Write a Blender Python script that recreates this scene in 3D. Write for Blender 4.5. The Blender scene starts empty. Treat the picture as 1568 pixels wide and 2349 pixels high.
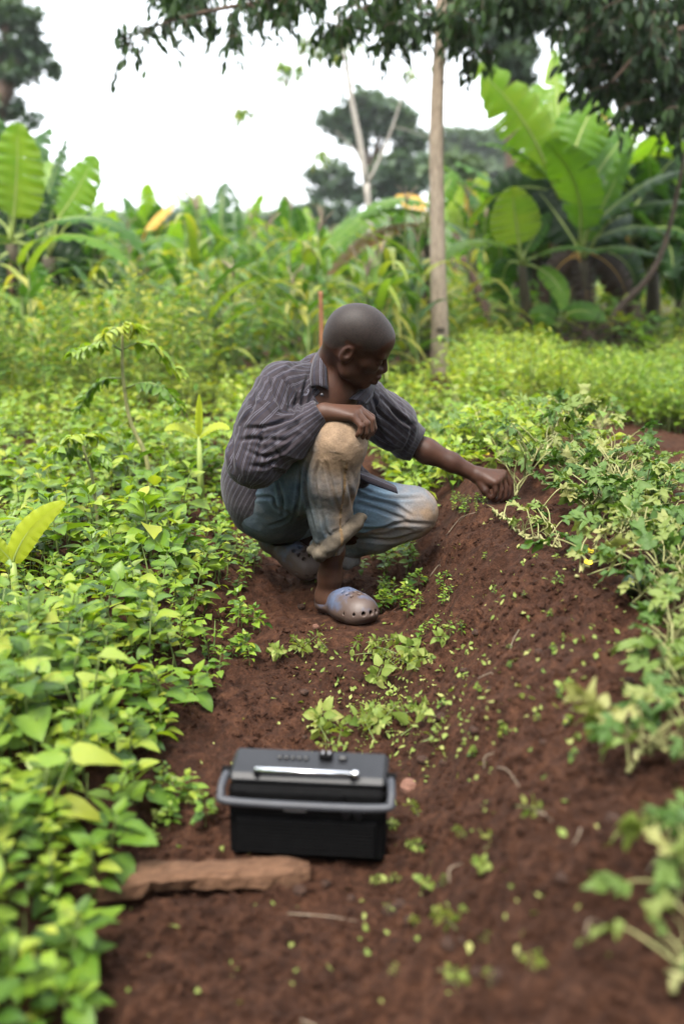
import bpy, math, random
import numpy as np
from mathutils import Vector, Matrix

# ------------------------------------------------------------------ camera, sky, sun, exposure
scene = bpy.context.scene
col = scene.collection
RNG = np.random.default_rng(7)
random.seed(7)

DW, DH, FPX = 1568.0, 2349.0, 2284.0          # pixel frame used to turn photo positions into directions
PITCH = math.atan((DH / 2 - 600.0) / FPX)
CAM = np.array([0.0, 0.0, 1.10])
cam_data = bpy.data.cameras.new('camera')
cam_data.sensor_fit = 'VERTICAL'
cam_data.sensor_height = 36.0
cam_data.sensor_width = 24.0
cam_data.lens = 35.0
cam_data.clip_start = 0.05
cam_data.clip_end = 3000.0
cam_data.dof.use_dof = True
cam_data.dof.focus_distance = 3.02
cam_data.dof.aperture_fstop = 1.5
cam = bpy.data.objects.new('camera', cam_data)
col.objects.link(cam)
cam.location = CAM
cam.rotation_euler = (math.pi / 2 - PITCH, 0, 0)
scene.camera = cam

world = bpy.data.worlds.new('World')
scene.world = world
world.use_nodes = True
wn = world.node_tree
wn.nodes.clear()
SUN_EL, SUN_AZ = math.radians(62), math.radians(205)   # azimuth of the sun measured from +Y, clockwise
w_out = wn.nodes.new('ShaderNodeOutputWorld')
w_bg = wn.nodes.new('ShaderNodeBackground')
w_sky = wn.nodes.new('ShaderNodeTexSky')
w_sky.sky_type = 'NISHITA'
w_sky.sun_disc = False
w_sky.sun_elevation = SUN_EL
w_sky.sun_rotation = SUN_AZ
w_sky.air_density = 1.6
w_sky.dust_density = 5.0
w_mix = wn.nodes.new('ShaderNodeMix')           # thin even cloud over the whole sky
w_mix.data_type = 'RGBA'
w_mix.inputs[0].default_value = 0.80
w_mix.inputs[7].default_value = (8.3, 8.7, 9.2, 1)
w_bg.inputs['Strength'].default_value = 0.06
wn.links.new(w_sky.outputs[0], w_mix.inputs[6])
wn.links.new(w_mix.outputs[2], w_bg.inputs['Color'])
wn.links.new(w_bg.outputs[0], w_out.inputs['Surface'])

sun_data = bpy.data.lights.new('sun', 'SUN')
sun_data.energy = 1.5
sun_data.angle = math.radians(22)
sun_data.color = (1.0, 0.95, 0.87)
sun = bpy.data.objects.new('sun', sun_data)
col.objects.link(sun)
sdir = Vector((math.sin(SUN_AZ) * math.cos(SUN_EL), math.cos(SUN_AZ) * math.cos(SUN_EL), math.sin(SUN_EL)))
sun.rotation_euler = (-sdir).to_track_quat('-Z', 'Y').to_euler()
sun.location = sdir * 30

vs = scene.view_settings
vs.view_transform = 'Standard'
vs.look = 'None'
vs.gamma = 1.0
vs.use_curve_mapping = False
vs.exposure = 2.75
scene.render.engine = 'CYCLES'
scene.cycles.use_denoising = True
scene.cycles.max_bounces = 8
scene.cycles.transmission_bounces = 4
scene.cycles.transparent_max_bounces = 6

# ------------------------------------------------------------------ helpers
_s, _c = math.sin(PITCH), math.cos(PITCH)
def ray(x, y):
    rx, uy = (x - DW / 2) / FPX, (DH / 2 - y) / FPX
    return np.array([rx, _c + uy * _s, uy * _c - _s])
def P(x, y, Y):
    d = ray(x, y); return CAM + d * (Y / d[1])
def Gd(x, y, z=0.0):
    d = ray(x, y); return CAM + d * ((z - CAM[2]) / d[2])
def norm(v):
    v = np.asarray(v, float); return v / (np.linalg.norm(v) + 1e-12)

def hash3(ix, iy, iz, seed=0):
    h = (ix.astype(np.int64) * 374761393 + iy.astype(np.int64) * 668265263 + iz.astype(np.int64) * 2147483647 + seed * 144665) & 0x7fffffff
    h = ((h ^ (h >> 13)) * 1274126177) & 0x7fffffff
    h = (h ^ (h >> 16)) & 0xffff
    return h.astype(np.float64) / 32767.5 - 1.0
def noise3(p, seed=0):
    p = np.asarray(p, float); i = np.floor(p); f = p - i; f = f * f * f * (f * (f * 6 - 15) + 10)
    i = i.astype(np.int64); r = 0
    for a in (0, 1):
        wa = f[:, 0] if a else 1 - f[:, 0]
        for b in (0, 1):
            wb = f[:, 1] if b else 1 - f[:, 1]
            for c in (0, 1):
                wc = f[:, 2] if c else 1 - f[:, 2]
                r = r + wa * wb * wc * hash3(i[:, 0] + a, i[:, 1] + b, i[:, 2] + c, seed)
    return r
def fbm(p, oct=3, seed=0):
    p = np.asarray(p, float); r = 0; a = 1.0
    for k in range(oct):
        r = r + a * noise3(p * 2 ** k + 17.3 * k, seed + k); a *= 0.5
    return r
def sstep(a, b, x):
    t = np.clip((x - a) / (b - a), 0, 1); return t * t * (3 - 2 * t)

def link(name, me, parent=None, mats=(), smooth=True):
    for m in mats: me.materials.append(m)
    if smooth and len(me.polygons): me.polygons.foreach_set('use_smooth', np.ones(len(me.polygons), bool))
    o = bpy.data.objects.new(name, me); col.objects.link(o)
    if parent is not None: o.parent = parent
    return o
def tag(o, label=None, cat=None, group=None, kind=None):
    if label: o['label'] = label
    if cat: o['category'] = cat
    if group: o['group'] = group
    if kind: o['kind'] = kind
    return o
def empty(name, loc=(0, 0, 0), rz=0.0):
    o = bpy.data.objects.new(name, None); col.objects.link(o)
    o.location = loc; o.rotation_euler = (0, 0, rz); o.empty_display_size = 0.05
    return o

class MB:
    """collects vertices, faces, a per-vertex colour value and a material index per face"""
    def __init__(s): s.v, s.f, s.t, s.m, s.n = [], [], [], [], 0
    def add(s, v, f, tint=0.5, mat=0):
        v = np.asarray(v, float).reshape(-1, 3)
        s.v.append(v)
        s.f.extend([tuple(int(i) + s.n for i in q) for q in f])
        s.t.append(np.broadcast_to(np.asarray(tint, float), (len(v),)).copy())
        s.m.extend([mat] * len(f)); s.n += len(v)
        return s
    def mesh(s, name):
        me = bpy.data.meshes.new(name)
        v = np.concatenate(s.v) if s.v else np.zeros((0, 3))
        me.from_pydata(v.tolist(), [], s.f)
        if s.v:
            a = me.attributes.new('tint', 'FLOAT', 'POINT'); a.data.foreach_set('value', np.concatenate(s.t))
            me.polygons.foreach_set('material_index', np.array(s.m, np.int32))
        me.update(); return me
    def build(s, name, mats, parent=None, smooth=True):
        return link(name, s.mesh(name), parent, mats if isinstance(mats, (list, tuple)) else (mats,), smooth)

def tube(pts, rad, n=8, cap=True, jit=0.0, seed=0):
    """tapered tube through points; returns verts, faces"""
    pts = np.asarray(pts, float); m = len(pts); rad = np.broadcast_to(np.asarray(rad, float), (m,))
    T = np.gradient(pts, axis=0); T /= np.linalg.norm(T, axis=1)[:, None] + 1e-12
    ref = np.array([0, 0, 1.0]) if abs(T[0, 2]) < 0.9 else np.array([1.0, 0, 0])
    u = norm(np.cross(T[0], ref)); V = []; rg = np.random.default_rng(seed)
    ang = np.linspace(0, 2 * np.pi, n, endpoint=False)
    for i in range(m):
        u = norm(u - T[i] * np.dot(u, T[i])); w = np.cross(T[i], u)
        r = rad[i] * (1 + jit * (rg.random(n) - 0.5))
        V.append(pts[i] + np.outer(np.cos(ang) * r, u) + np.outer(np.sin(ang) * r, w))
    V = np.concatenate(V); F = []
    for i in range(m - 1):
        for k in range(n):
            a, b = i * n + k, i * n + (k + 1) % n
            F.append((a, b, b + n, a + n))
    if cap: F.append(tuple(range(n - 1, -1, -1))); F.append(tuple((m - 1) * n + k for k in range(n)))
    return V, F
def bez(a, b, c, n=8):
    t = np.linspace(0, 1, n)[:, None]; a, b, c = map(lambda q: np.asarray(q, float), (a, b, c))
    return (1 - t) ** 2 * a + 2 * t * (1 - t) * b + t * t * c
def spline(pts, n=24):
    """Catmull-Rom through points"""
    p = np.asarray(pts, float); p = np.vstack([2 * p[0] - p[1], p, 2 * p[-1] - p[-2]]); k = len(p) - 3
    out = []
    for u in np.linspace(0, k - 1e-6, n):
        i = int(u); t = u - i; a, b, c, d = p[i:i + 4]
        out.append(0.5 * ((2 * b) + (c - a) * t + (2 * a - 5 * b + 4 * c - d) * t * t + (3 * b - a - 3 * c + d) * t ** 3))
    return np.array(out)
def box(c, s, R=None, bev=0.0):
    """box with cut corners (chamfer bev) as verts, faces; s = full sizes"""
    bm_v = []; hx, hy, hz = np.asarray(s, float) / 2
    if bev <= 0:
        V = np.array([[x, y, z] for x in (-hx, hx) for y in (-hy, hy) for z in (-hz, hz)])
        F = [(0, 1, 3, 2), (4, 6, 7, 5), (0, 4, 5, 1), (2, 3, 7, 6), (0, 2, 6, 4), (1, 5, 7, 3)]
    else:
        V = []; idx = {}
        for sx in (-1, 1):
            for sy in (-1, 1):
                for sz in (-1, 1):
                    for ax in range(3):
                        q = np.array([sx * (hx - bev), sy * (hy - bev), sz * (hz - bev)])
                        q[ax] = (sx * hx, sy * hy, sz * hz)[ax]
                        idx[(sx, sy, sz, ax)] = len(V); V.append(q)
        V = np.array(V); F = []
        for ax in range(3):
            o1, o2 = [(1, 2), (2, 0), (0, 1)][ax]
            for sg in (-1, 1):
                q = []
                for (a, b) in ((-1, -1), (1, -1), (1, 1), (-1, 1)):
                    k = [0, 0, 0]; k[ax] = sg; k[o1] = a; k[o2] = b
                    q.append(idx[(k[0], k[1], k[2], ax)])
                F.append(tuple(q if sg > 0 else q[::-1]))
        for ax in range(3):                               # edges parallel to ax
            o1, o2 = [(1, 2), (2, 0), (0, 1)][ax]
            for a in (-1, 1):
                for b in (-1, 1):
                    def K(e, w):
                        k = [0, 0, 0]; k[ax] = e; k[o1] = a; k[o2] = b; return idx[(k[0], k[1], k[2], w)]
                    q = (K(-1, o1), K(1, o1), K(1, o2), K(-1, o2)); F.append(q if a * b < 0 else q[::-1])
        for sx in (-1, 1):
            for sy in (-1, 1):
                for sz in (-1, 1):
                    q = tuple(idx[(sx, sy, sz, a)] for a in range(3)); F.append(q if sx * sy * sz > 0 else q[::-1])
    if R is not None: V = V @ np.asarray(R).T
    return V + np.asarray(c, float), F

# ------------------------------------------------------------------ materials
def new_mat(name):
    m = bpy.data.materials.new(name); m.use_nodes = True
    nt = m.node_tree; return m, nt, nt.nodes['Principled BSDF'], nt.nodes['Material Output']
def N(nt, t, **kw):
    n = nt.nodes.new(t)
    for k, v in kw.items(): setattr(n, k, v)
    return n
def ramp(nt, fac, stops):
    r = N(nt, 'ShaderNodeValToRGB'); e = r.color_ramp.elements
    while len(e) < len(stops): e.new(0.5)
    for q, (p, c) in zip(e, stops): q.position = p; q.color = (*c, 1)
    if fac is not None: nt.links.new(fac, r.inputs[0])
    return r
def noise_node(nt, scale, detail=4, rough=0.6, vec=None, coord='Object'):
    n = N(nt, 'ShaderNodeTexNoise'); n.inputs['Scale'].default_value = scale
    n.inputs['Detail'].default_value = detail; n.inputs['Roughness'].default_value = rough
    if vec is None:
        tc = N(nt, 'ShaderNodeTexCoord'); vec = tc.outputs[coord]
    nt.links.new(vec, n.inputs['Vector']); return n
def bump(nt, b, height, strength=0.4, dist=0.01):
    k = N(nt, 'ShaderNodeBump'); k.inputs['Strength'].default_value = strength; k.inputs['Distance'].default_value = dist
    nt.links.new(height, k.inputs['Height']); nt.links.new(k.outputs[0], b.inputs['Normal']); return k
def mix(nt, fac, a, b, mode='MIX'):
    m = N(nt, 'ShaderNodeMix', data_type='RGBA', blend_type=mode)
    for s, v in ((0, fac), (6, a), (7, b)):
        if isinstance(v, (int, float)): m.inputs[s].default_value = v
        elif isinstance(v, tuple): m.inputs[s].default_value = (*v, 1)
        else: nt.links.new(v, m.inputs[s])
    return m.outputs[2]

def leaf_mat(name, stops, rough=0.45, trans=0.35, scale=30, tcol=None, vary=0.5, spec=0.4):
    """stops: colours along the per-leaf value 'tint' (0..1)"""
    m, nt, b, out = new_mat(name)
    at = N(nt, 'ShaderNodeAttribute', attribute_name='tint')
    oi = N(nt, 'ShaderNodeObjectInfo')
    add = N(nt, 'ShaderNodeMath', operation='MULTIPLY_ADD')
    sub = N(nt, 'ShaderNodeMath', operation='SUBTRACT'); sub.inputs[1].default_value = 0.5
    nt.links.new(oi.outputs['Random'], sub.inputs[0]); nt.links.new(sub.outputs[0], add.inputs[0])
    add.inputs[1].default_value = 0.22 * vary; nt.links.new(at.outputs['Fac'], add.inputs[2])
    nz = noise_node(nt, scale, 3)
    a2 = N(nt, 'ShaderNodeMath', operation='MULTIPLY_ADD'); a2.inputs[1].default_value = 0.25
    s2 = N(nt, 'ShaderNodeMath', operation='SUBTRACT'); s2.inputs[1].default_value = 0.5
    nt.links.new(nz.outputs[0], s2.inputs[0]); nt.links.new(s2.outputs[0], a2.inputs[0]); nt.links.new(add.outputs[0], a2.inputs[2])
    r = ramp(nt, a2.outputs[0], stops)
    nt.links.new(r.outputs[0], b.inputs['Base Color'])
    b.inputs['Roughness'].default_value = rough; b.inputs['Specular IOR Level'].default_value = spec
    bump(nt, b, nz.outputs[0], 0.25, 0.004)
    tr = N(nt, 'ShaderNodeBsdfTranslucent'); ms = N(nt, 'ShaderNodeMixShader')
    tm = mix(nt, 1.0, r.outputs[0], tcol or (1.5, 1.45, 0.5), 'MULTIPLY')
    nt.links.new(tm, tr.inputs['Color']); ms.inputs[0].default_value = trans
    nt.links.new(b.outputs[0], ms.inputs[1]); nt.links.new(tr.outputs[0], ms.inputs[2]); nt.links.new(ms.outputs[0], out.inputs['Surface'])
    return m
def plain_mat(name, c1, c2, scale=20, rough=0.7, bmp=0.4, dist=0.006, detail=5, spec=0.3, stretch=None, tint=False):
    m, nt, b, out = new_mat(name)
    tc = N(nt, 'ShaderNodeTexCoord'); vec = tc.outputs['Object']
    if stretch:
        mp = N(nt, 'ShaderNodeMapping'); mp.inputs['Scale'].default_value = stretch
        nt.links.new(vec, mp.inputs['Vector']); vec = mp.outputs[0]
    nz = noise_node(nt, scale, detail, 0.65, vec)
    r = ramp(nt, nz.outputs[0], [(0.3, c1), (0.7, c2)])
    nt.links.new(r.outputs[0], b.inputs['Base Color'])
    b.inputs['Roughness'].default_value = rough; b.inputs['Specular IOR Level'].default_value = spec
    bump(nt, b, nz.outputs[0], bmp, dist)
    return m

# ------------------------------------------------------------------ ground: furrow between a left bed and a right ridge
def gz(x, y, fine=True):
    x = np.asarray(x, float); y = np.asarray(y, float); sh = np.broadcast(x, y).shape
    x, y = np.broadcast_to(x, sh).ravel().copy(), np.broadcast_to(y, sh).ravel().copy()
    q = np.stack([x, y, 0 * x], 1)
    wob = 0.06 * noise3(q * 0.9, 3)
    xr = x + wob - 0.06 * (y - 3.2)
    mound = 0.32 * sstep(0.16, 0.55, xr) * (1 - sstep(0.98, 1.42, xr))
    mound *= 1 - 0.22 * sstep(2.6, 1.2, y)
    mound2 = 0.22 * sstep(1.9, 2.3, xr) * (1 - sstep(2.6, 3.1, xr))
    far = sstep(3.9, 5.2, y)
    bed = 0.12 * sstep(-0.26, -0.56, x + wob - 0.06 * (y - 3.0))
    z = (mound + mound2) * (1 - 0.8 * far) + bed * (1 - far) + 0.12 * far
    z = z + 0.10 * sstep(8, 30, y) * 0 + 0.02 * fbm(q * 2.6, 3, 11)
    if fine:
        near = sstep(7.0, 4.5, y) * sstep(-2.6, -1.6, x) * sstep(3.4, 2.4, x)
        z = z + near * (0.034 * np.maximum(fbm(q * 10, 4, 21), -0.25) + 0.016 * np.maximum(fbm(q * 36, 2, 31), -.25))
    for ax, ay, az, ar in ((-.069, 3.115, -.026, .10), (.01, 2.995, -.006, .10), (.092, 2.875, .012, .10), (-.09, 3.23, .036, .08), (.55, 3.32, .298, .11)):   # soil trodden or scraped level
        k = sstep(ar * 1.5, ar * .55, np.hypot(x - ax, y - ay)); z = z * (1 - k) + (az + .25 * (z - az) * 0) * k
    hill = 7.0 * sstep(45, 130, y)
    return (z + hill).reshape(sh)
GX = np.concatenate([-np.geomspace(400, 2.2, 40), np.arange(-2.1, 2.9, 0.0135), np.geomspace(3.0, 400, 40)])
GY = np.concatenate([-np.geomspace(200, 0.6, 14), np.arange(-0.4, 0.8, 0.06), np.arange(0.8, 5.2, 0.0135), np.geomspace(5.25, 900, 90)])
GZ = gz(*np.meshgrid(GX, GY))
from bisect import bisect_right
_gx, _gy, _gz = GX.tolist(), GY.tolist(), GZ.tolist()
def gzs(x, y):
    """height of the ground sheet, read from its own grid"""
    i = min(max(bisect_right(_gx, x) - 1, 0), len(_gx) - 2); j = min(max(bisect_right(_gy, y) - 1, 0), len(_gy) - 2)
    u = (x - _gx[i]) / (_gx[i + 1] - _gx[i]); v = (y - _gy[j]) / (_gy[j + 1] - _gy[j])
    return (_gz[j][i] * (1 - u) + _gz[j][i + 1] * u) * (1 - v) + (_gz[j + 1][i] * (1 - u) + _gz[j + 1][i + 1] * u) * v
def proj(p):
    d = np.asarray(p, float) - CAM; z = d[1] * _c - d[2] * _s
    return DW / 2 + FPX * d[0] / z, DH / 2 - FPX * (d[1] * _s + d[2] * _c) / z
def on_ground(x, y, it=24):
    """photo direction -> point on the ground sheet"""
    d = ray(x, y); lo, hi = 0.3, 60.0
    dx, dy, dz = (float(q) for q in d); t = 0.8
    while t < 40:
        if CAM[2] + dz * t < gzs(dx * t, dy * t): hi = t; lo = t - 0.05; break
        t += 0.05
    for _ in range(it):
        m = (lo + hi) / 2
        if CAM[2] + dz * m < gzs(dx * m, dy * m): hi = m
        else: lo = m
    return CAM + d * hi

def make_ground():
    xs, ys = GX, GY
    X, Y = np.meshgrid(xs, ys); Z = GZ
    V = np.stack([X, Y, Z], -1).reshape(-1, 3); nx, ny = len(xs), len(ys)
    i = np.arange(nx * ny).reshape(ny, nx)
    F = np.stack([i[:-1, :-1], i[:-1, 1:], i[1:, 1:], i[1:, :-1]], -1).reshape(-1, 4)
    me = bpy.data.meshes.new('ground'); me.from_pydata(V.tolist(), [], F.tolist()); me.update()
    m, nt, b, out = new_mat('red_brown_soil')
    n1 = noise_node(nt, 2.2, 6, 0.65); n2 = noise_node(nt, 38, 8, 0.75); n3 = noise_node(nt, 160, 4, 0.7)
    c1 = ramp(nt, n2.outputs[0], [(0.28, (0.0170, 0.0070, 0.0040)), (0.5, (0.060, 0.0260, 0.0145)), (0.74, (0.150, 0.070, 0.039))])
    c2 = ramp(nt, n1.outputs[0], [(0.35, (0.75, 0.70, 0.68)), (0.7, (1.25, 1.2, 1.15))])
    c = mix(nt, 1.0, c1.outputs[0], c2.outputs[0], 'MULTIPLY')
    tc = N(nt, 'ShaderNodeTexCoord'); sp = N(nt, 'ShaderNodeSeparateXYZ'); nt.links.new(tc.outputs['Object'], sp.inputs[0])
    mr = N(nt, 'ShaderNodeMapRange'); mr.inputs[1].default_value = 9; mr.inputs[2].default_value = 40
    nt.links.new(sp.outputs['Y'], mr.inputs[0])
    cg = mix(nt, mr.outputs[0], c, (0.045, 0.075, 0.02))
    nt.links.new(cg, b.inputs['Base Color'])
    b.inputs['Roughness'].default_value = 0.95; b.inputs['Specular IOR Level'].default_value = 0.15
    ad = N(nt, 'ShaderNodeMath', operation='ADD'); nt.links.new(n2.outputs[0], ad.inputs[0]); nt.links.new(n3.outputs[0], ad.inputs[1])
    bump(nt, b, ad.outputs[0], 1.0, 0.02)
    o = link('ground', me, None, (m,)); o['kind'] = 'structure'
    o['label'] = 'bare red brown garden soil with a furrow and raised planting beds'
    return o
make_ground()
# ------------------------------------------------------------------ solid modelling on a grid (smooth unions -> one continuous surface)
def crease(V, Nn, lines, w, A):
    """cloth pressed in along lines seen in the photograph, with a soft swell on either side"""
    d = V - CAM; z = d[:, 1] * _c - d[:, 2] * _s; px = np.stack([DW / 2 + FPX * d[:, 0] / z, DH / 2 - FPX * (d[:, 1] * _s + d[:, 2] * _c) / z], 1)
    face = sstep(.05, .35, -(Nn * d).sum(1) / np.linalg.norm(d, axis=1)); out = np.zeros(len(V))
    for L in lines:
        L = spline([(x, y, 0) for x, y in L], 16)[:, :2]; best = np.full(len(V), 1e9); tt = np.zeros(len(V))
        for i in range(15):
            ab = L[i + 1] - L[i]; t = np.clip(((px - L[i]) @ ab) / (ab @ ab), 0, 1); q = np.linalg.norm(px - L[i] - t[:, None] * ab, axis=1); m = q < best; best[m] = q[m]; tt[m] = (i + t[m]) / 15
        env = np.sin(np.pi * np.clip(tt, .02, .98)) ** .5
        out += env * (-A * np.exp(-(best / w) ** 2) + .55 * A * np.exp(-((best - 2.1 * w) / (1.1 * w)) ** 2))
    return out * face
class Solid:
    def __init__(s, lo, hi, h):
        s.lo = np.asarray(lo, float); s.h = h
        s.n = np.ceil((np.asarray(hi, float) - s.lo) / h).astype(int) + 1
        s.D = np.full(s.n, 1.0, np.float32)
        s.ax = [(s.lo[k] + h * np.arange(s.n[k])).astype(np.float32) for k in range(3)]
    def region(s, lo, hi):
        a = np.clip(np.floor((np.asarray(lo) - s.lo) / s.h).astype(int), 0, s.n)
        b = np.clip(np.ceil((np.asarray(hi) - s.lo) / s.h).astype(int) + 1, 0, s.n)
        return tuple(slice(int(i), int(j)) for i, j in zip(a, b))
    def grid(s, sl):
        return np.meshgrid(s.ax[0][sl[0]], s.ax[1][sl[1]], s.ax[2][sl[2]], indexing='ij', sparse=True)
    def blend(s, sl, d, k):
        A = s.D[sl]
        if k <= 0: s.D[sl] = np.minimum(A, d); return
        h = np.clip(0.5 + 0.5 * (A - d) / k, 0, 1); s.D[sl] = A * (1 - h) + d * h - k * h * (1 - h)
    def carve_d(s, sl, d, k):
        A = s.D[sl]; d = -d
        if k <= 0: s.D[sl] = np.maximum(A, d); return
        h = np.clip(0.5 - 0.5 * (A - d) / k, 0, 1); s.D[sl] = A * (1 - h) + d * h + k * h * (1 - h)
    def cone(s, a, b, ra, rb, k=0.02, cut=False):
        a, b = np.asarray(a, float), np.asarray(b, float); pad = max(ra, rb) + k + 3 * s.h
        sl = s.region(np.minimum(a, b) - pad, np.maximum(a, b) + pad)
        if any(q.stop <= q.start for q in sl): return s
        X, Y, Z = s.grid(sl); ab = b - a; L2 = float(ab @ ab) + 1e-12
        t = np.clip(((X - a[0]) * ab[0] + (Y - a[1]) * ab[1] + (Z - a[2]) * ab[2]) / L2, 0, 1)
        d = np.sqrt((X - a[0] - t * ab[0]) ** 2 + (Y - a[1] - t * ab[1]) ** 2 + (Z - a[2] - t * ab[2]) ** 2) - (ra + (rb - ra) * t)
        (s.carve_d if cut else s.blend)(sl, d, k); return s
    def chain(s, pts, rads, k=0.02, cut=False):
        for i in range(len(pts) - 1): s.cone(pts[i], pts[i + 1], rads[i], rads[i + 1], k, cut)
        return s
    def ell(s, c, r, R=None, k=0.02, cut=False):
        c = np.asarray(c, float); r = np.asarray(r, float); pad = r.max() + k + 3 * s.h
        sl = s.region(c - pad, c + pad)
        if any(q.stop <= q.start for q in sl): return s
        X, Y, Z = s.grid(sl); X, Y, Z = X - c[0], Y - c[1], Z - c[2]
        if R is None: u, v, w = X, Y, Z
        else: u, v, w = (R[0, i] * X + R[1, i] * Y + R[2, i] * Z for i in range(3))
        k0 = np.sqrt((u / r[0]) ** 2 + (v / r[1]) ** 2 + (w / r[2]) ** 2) + 1e-9
        k1 = np.sqrt((u / r[0] ** 2) ** 2 + (v / r[1] ** 2) ** 2 + (w / r[2] ** 2) ** 2) + 1e-9
        d = np.where(k0 < 1e-3, -r.min(), k0 * (k0 - 1) / k1)
        (s.carve_d if cut else s.blend)(sl, d, k); return s
    def plane_cut(s, c, nrm, pad=0.12, k=0.0):
        """removes what lies on the +nrm side of a plane, within pad of c"""
        c = np.asarray(c, float); nrm = norm(nrm); sl = s.region(c - pad, c + pad); X, Y, Z = s.grid(sl)
        d = (X - c[0]) * nrm[0] + (Y - c[1]) * nrm[1] + (Z - c[2]) * nrm[2]
        r = np.sqrt((X - c[0]) ** 2 + (Y - c[1]) ** 2 + (Z - c[2]) ** 2)
        s.D[sl] = np.where(r < pad, np.maximum(s.D[sl], d), s.D[sl]); return s
    def mesh(s, name):
        D = s.D; ins = D < 0; n = D.shape
        cnt = np.zeros([q - 1 for q in n], np.int8)
        offs = [(i, j, k) for i in (0, 1) for j in (0, 1) for k in (0, 1)]
        def sub(A, o): return A[o[0]:n[0] - 1 + o[0], o[1]:n[1] - 1 + o[1], o[2]:n[2] - 1 + o[2]]
        for o in offs: cnt += sub(ins, o)
        act = (cnt > 0) & (cnt < 8); I = np.argwhere(act)
        vid = np.full(act.shape, -1, np.int64); vid[act] = np.arange(len(I))
        C = np.stack([D[I[:, 0] + o[0], I[:, 1] + o[1], I[:, 2] + o[2]] for o in offs], 1).astype(float)
        acc = np.zeros((len(I), 3)); num = np.zeros(len(I)); O = np.array(offs, float)
        for a in range(8):
            for b in range(a + 1, 8):
                if np.abs(O[a] - O[b]).sum() != 1: continue
                m = (C[:, a] < 0) != (C[:, b] < 0); t = C[m, a] / (C[m, a] - C[m, b])
                acc[m] += O[a] + t[:, None] * (O[b] - O[a]); num[m] += 1
        V = s.lo + s.h * (I + acc / num[:, None]); F = []
        for axn in range(3):
            o = [0, 0, 0]; o[axn] = 1
            A = ins[:n[0] - o[0], :n[1] - o[1], :n[2] - o[2]]; B = ins[o[0]:, o[1]:, o[2]:]
            E = np.argwhere(A != B); b1, b2 = [(1, 2), (2, 0), (0, 1)][axn]
            ok = (E[:, b1] > 0) & (E[:, b2] > 0) & (E[:, b1] < n[b1] - 1) & (E[:, b2] < n[b2] - 1); E = E[ok]
            def cell(d1, d2):
                q = E.copy(); q[:, b1] -= d1; q[:, b2] -= d2; return vid[q[:, 0], q[:, 1], q[:, 2]]
            Q = np.stack([cell(1, 1), cell(0, 1), cell(0, 0), cell(1, 0)], 1)
            fl = ~A[E[:, 0], E[:, 1], E[:, 2]]; Q[fl] = Q[fl][:, ::-1]; F.append(Q)
        F = np.concatenate(F)
        return V, F
def to_mesh(name, V, F):
    me = bpy.data.meshes.new(name); me.from_pydata(V.tolist(), [], F.tolist()); me.update()
    return me
def vnormals(V, F):
    n = np.cross(V[F[:, 2]] - V[F[:, 0]], V[F[:, 3]] - V[F[:, 1]]); r = np.zeros_like(V)
    for k in range(4): np.add.at(r, F[:, k], n)
    return r / (np.linalg.norm(r, axis=1)[:, None] + 1e-12)
def relax(V, F, it=2, lam=0.5):
    for _ in range(it):
        a = np.zeros_like(V); c = np.zeros(len(V))
        for k in range(4):
            np.add.at(a, F[:, k], V[F[:, (k + 1) % 4]] + V[F[:, (k + 3) % 4]]); np.add.at(c, F[:, k], 2)
        V = V + lam * (a / c[:, None] - V)
    return V
def seg_dist(V, a, b):
    ab = b - a; t = np.clip(((V - a) @ ab) / (ab @ ab), 0, 1)
    return np.linalg.norm(V - a - t[:, None] * ab, axis=1), t
def color_attr(me, name, C):
    a = me.attributes.new(name, 'FLOAT_COLOR', 'POINT')
    a.data.foreach_set('color', np.concatenate([C, np.ones((len(C), 1))], 1).ravel())

# ------------------------------------------------------------------ the squatting person
J = dict(
    pelvis=P(628, 1150, 3.27), waist=P(635, 1080, 3.20), chest=P(712, 950, 3.11), neck=P(762, 862, 3.08),
    shR=P(645, 893, 3.01), elR=P(588, 1048, 2.93), wrR=P(738, 946, 2.925),
    shL=P(845, 915, 3.20), elL=P(930, 1008, 3.36), wrL=P(1092, 1089, 3.33),
    hipR=P(622, 1165, 3.21), knR=P(776, 1014, 2.955), anR=P(757, 1322, 3.05),
    hipL=P(700, 1140, 3.33), knL=P(940, 1172, 3.22), anL=P(650, 1250, 3.40))
J['knL2'] = P(935, 1190, 3.23)
HC = P(823, 778, 2.99)                                   # centre of the skull
hf = norm([0.87, 0.06, -0.48]); hu = norm(np.array([0.44, -0.32, 0.84]) - hf * np.dot(hf, [0.44, -0.32, 0.84]))
hl = np.cross(hu, hf); HR = np.stack([hf, hl, hu], 1); HS = 0.985
def H(x, y, z): return HC + HR @ (np.array([x, y, z]) * HS)

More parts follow.
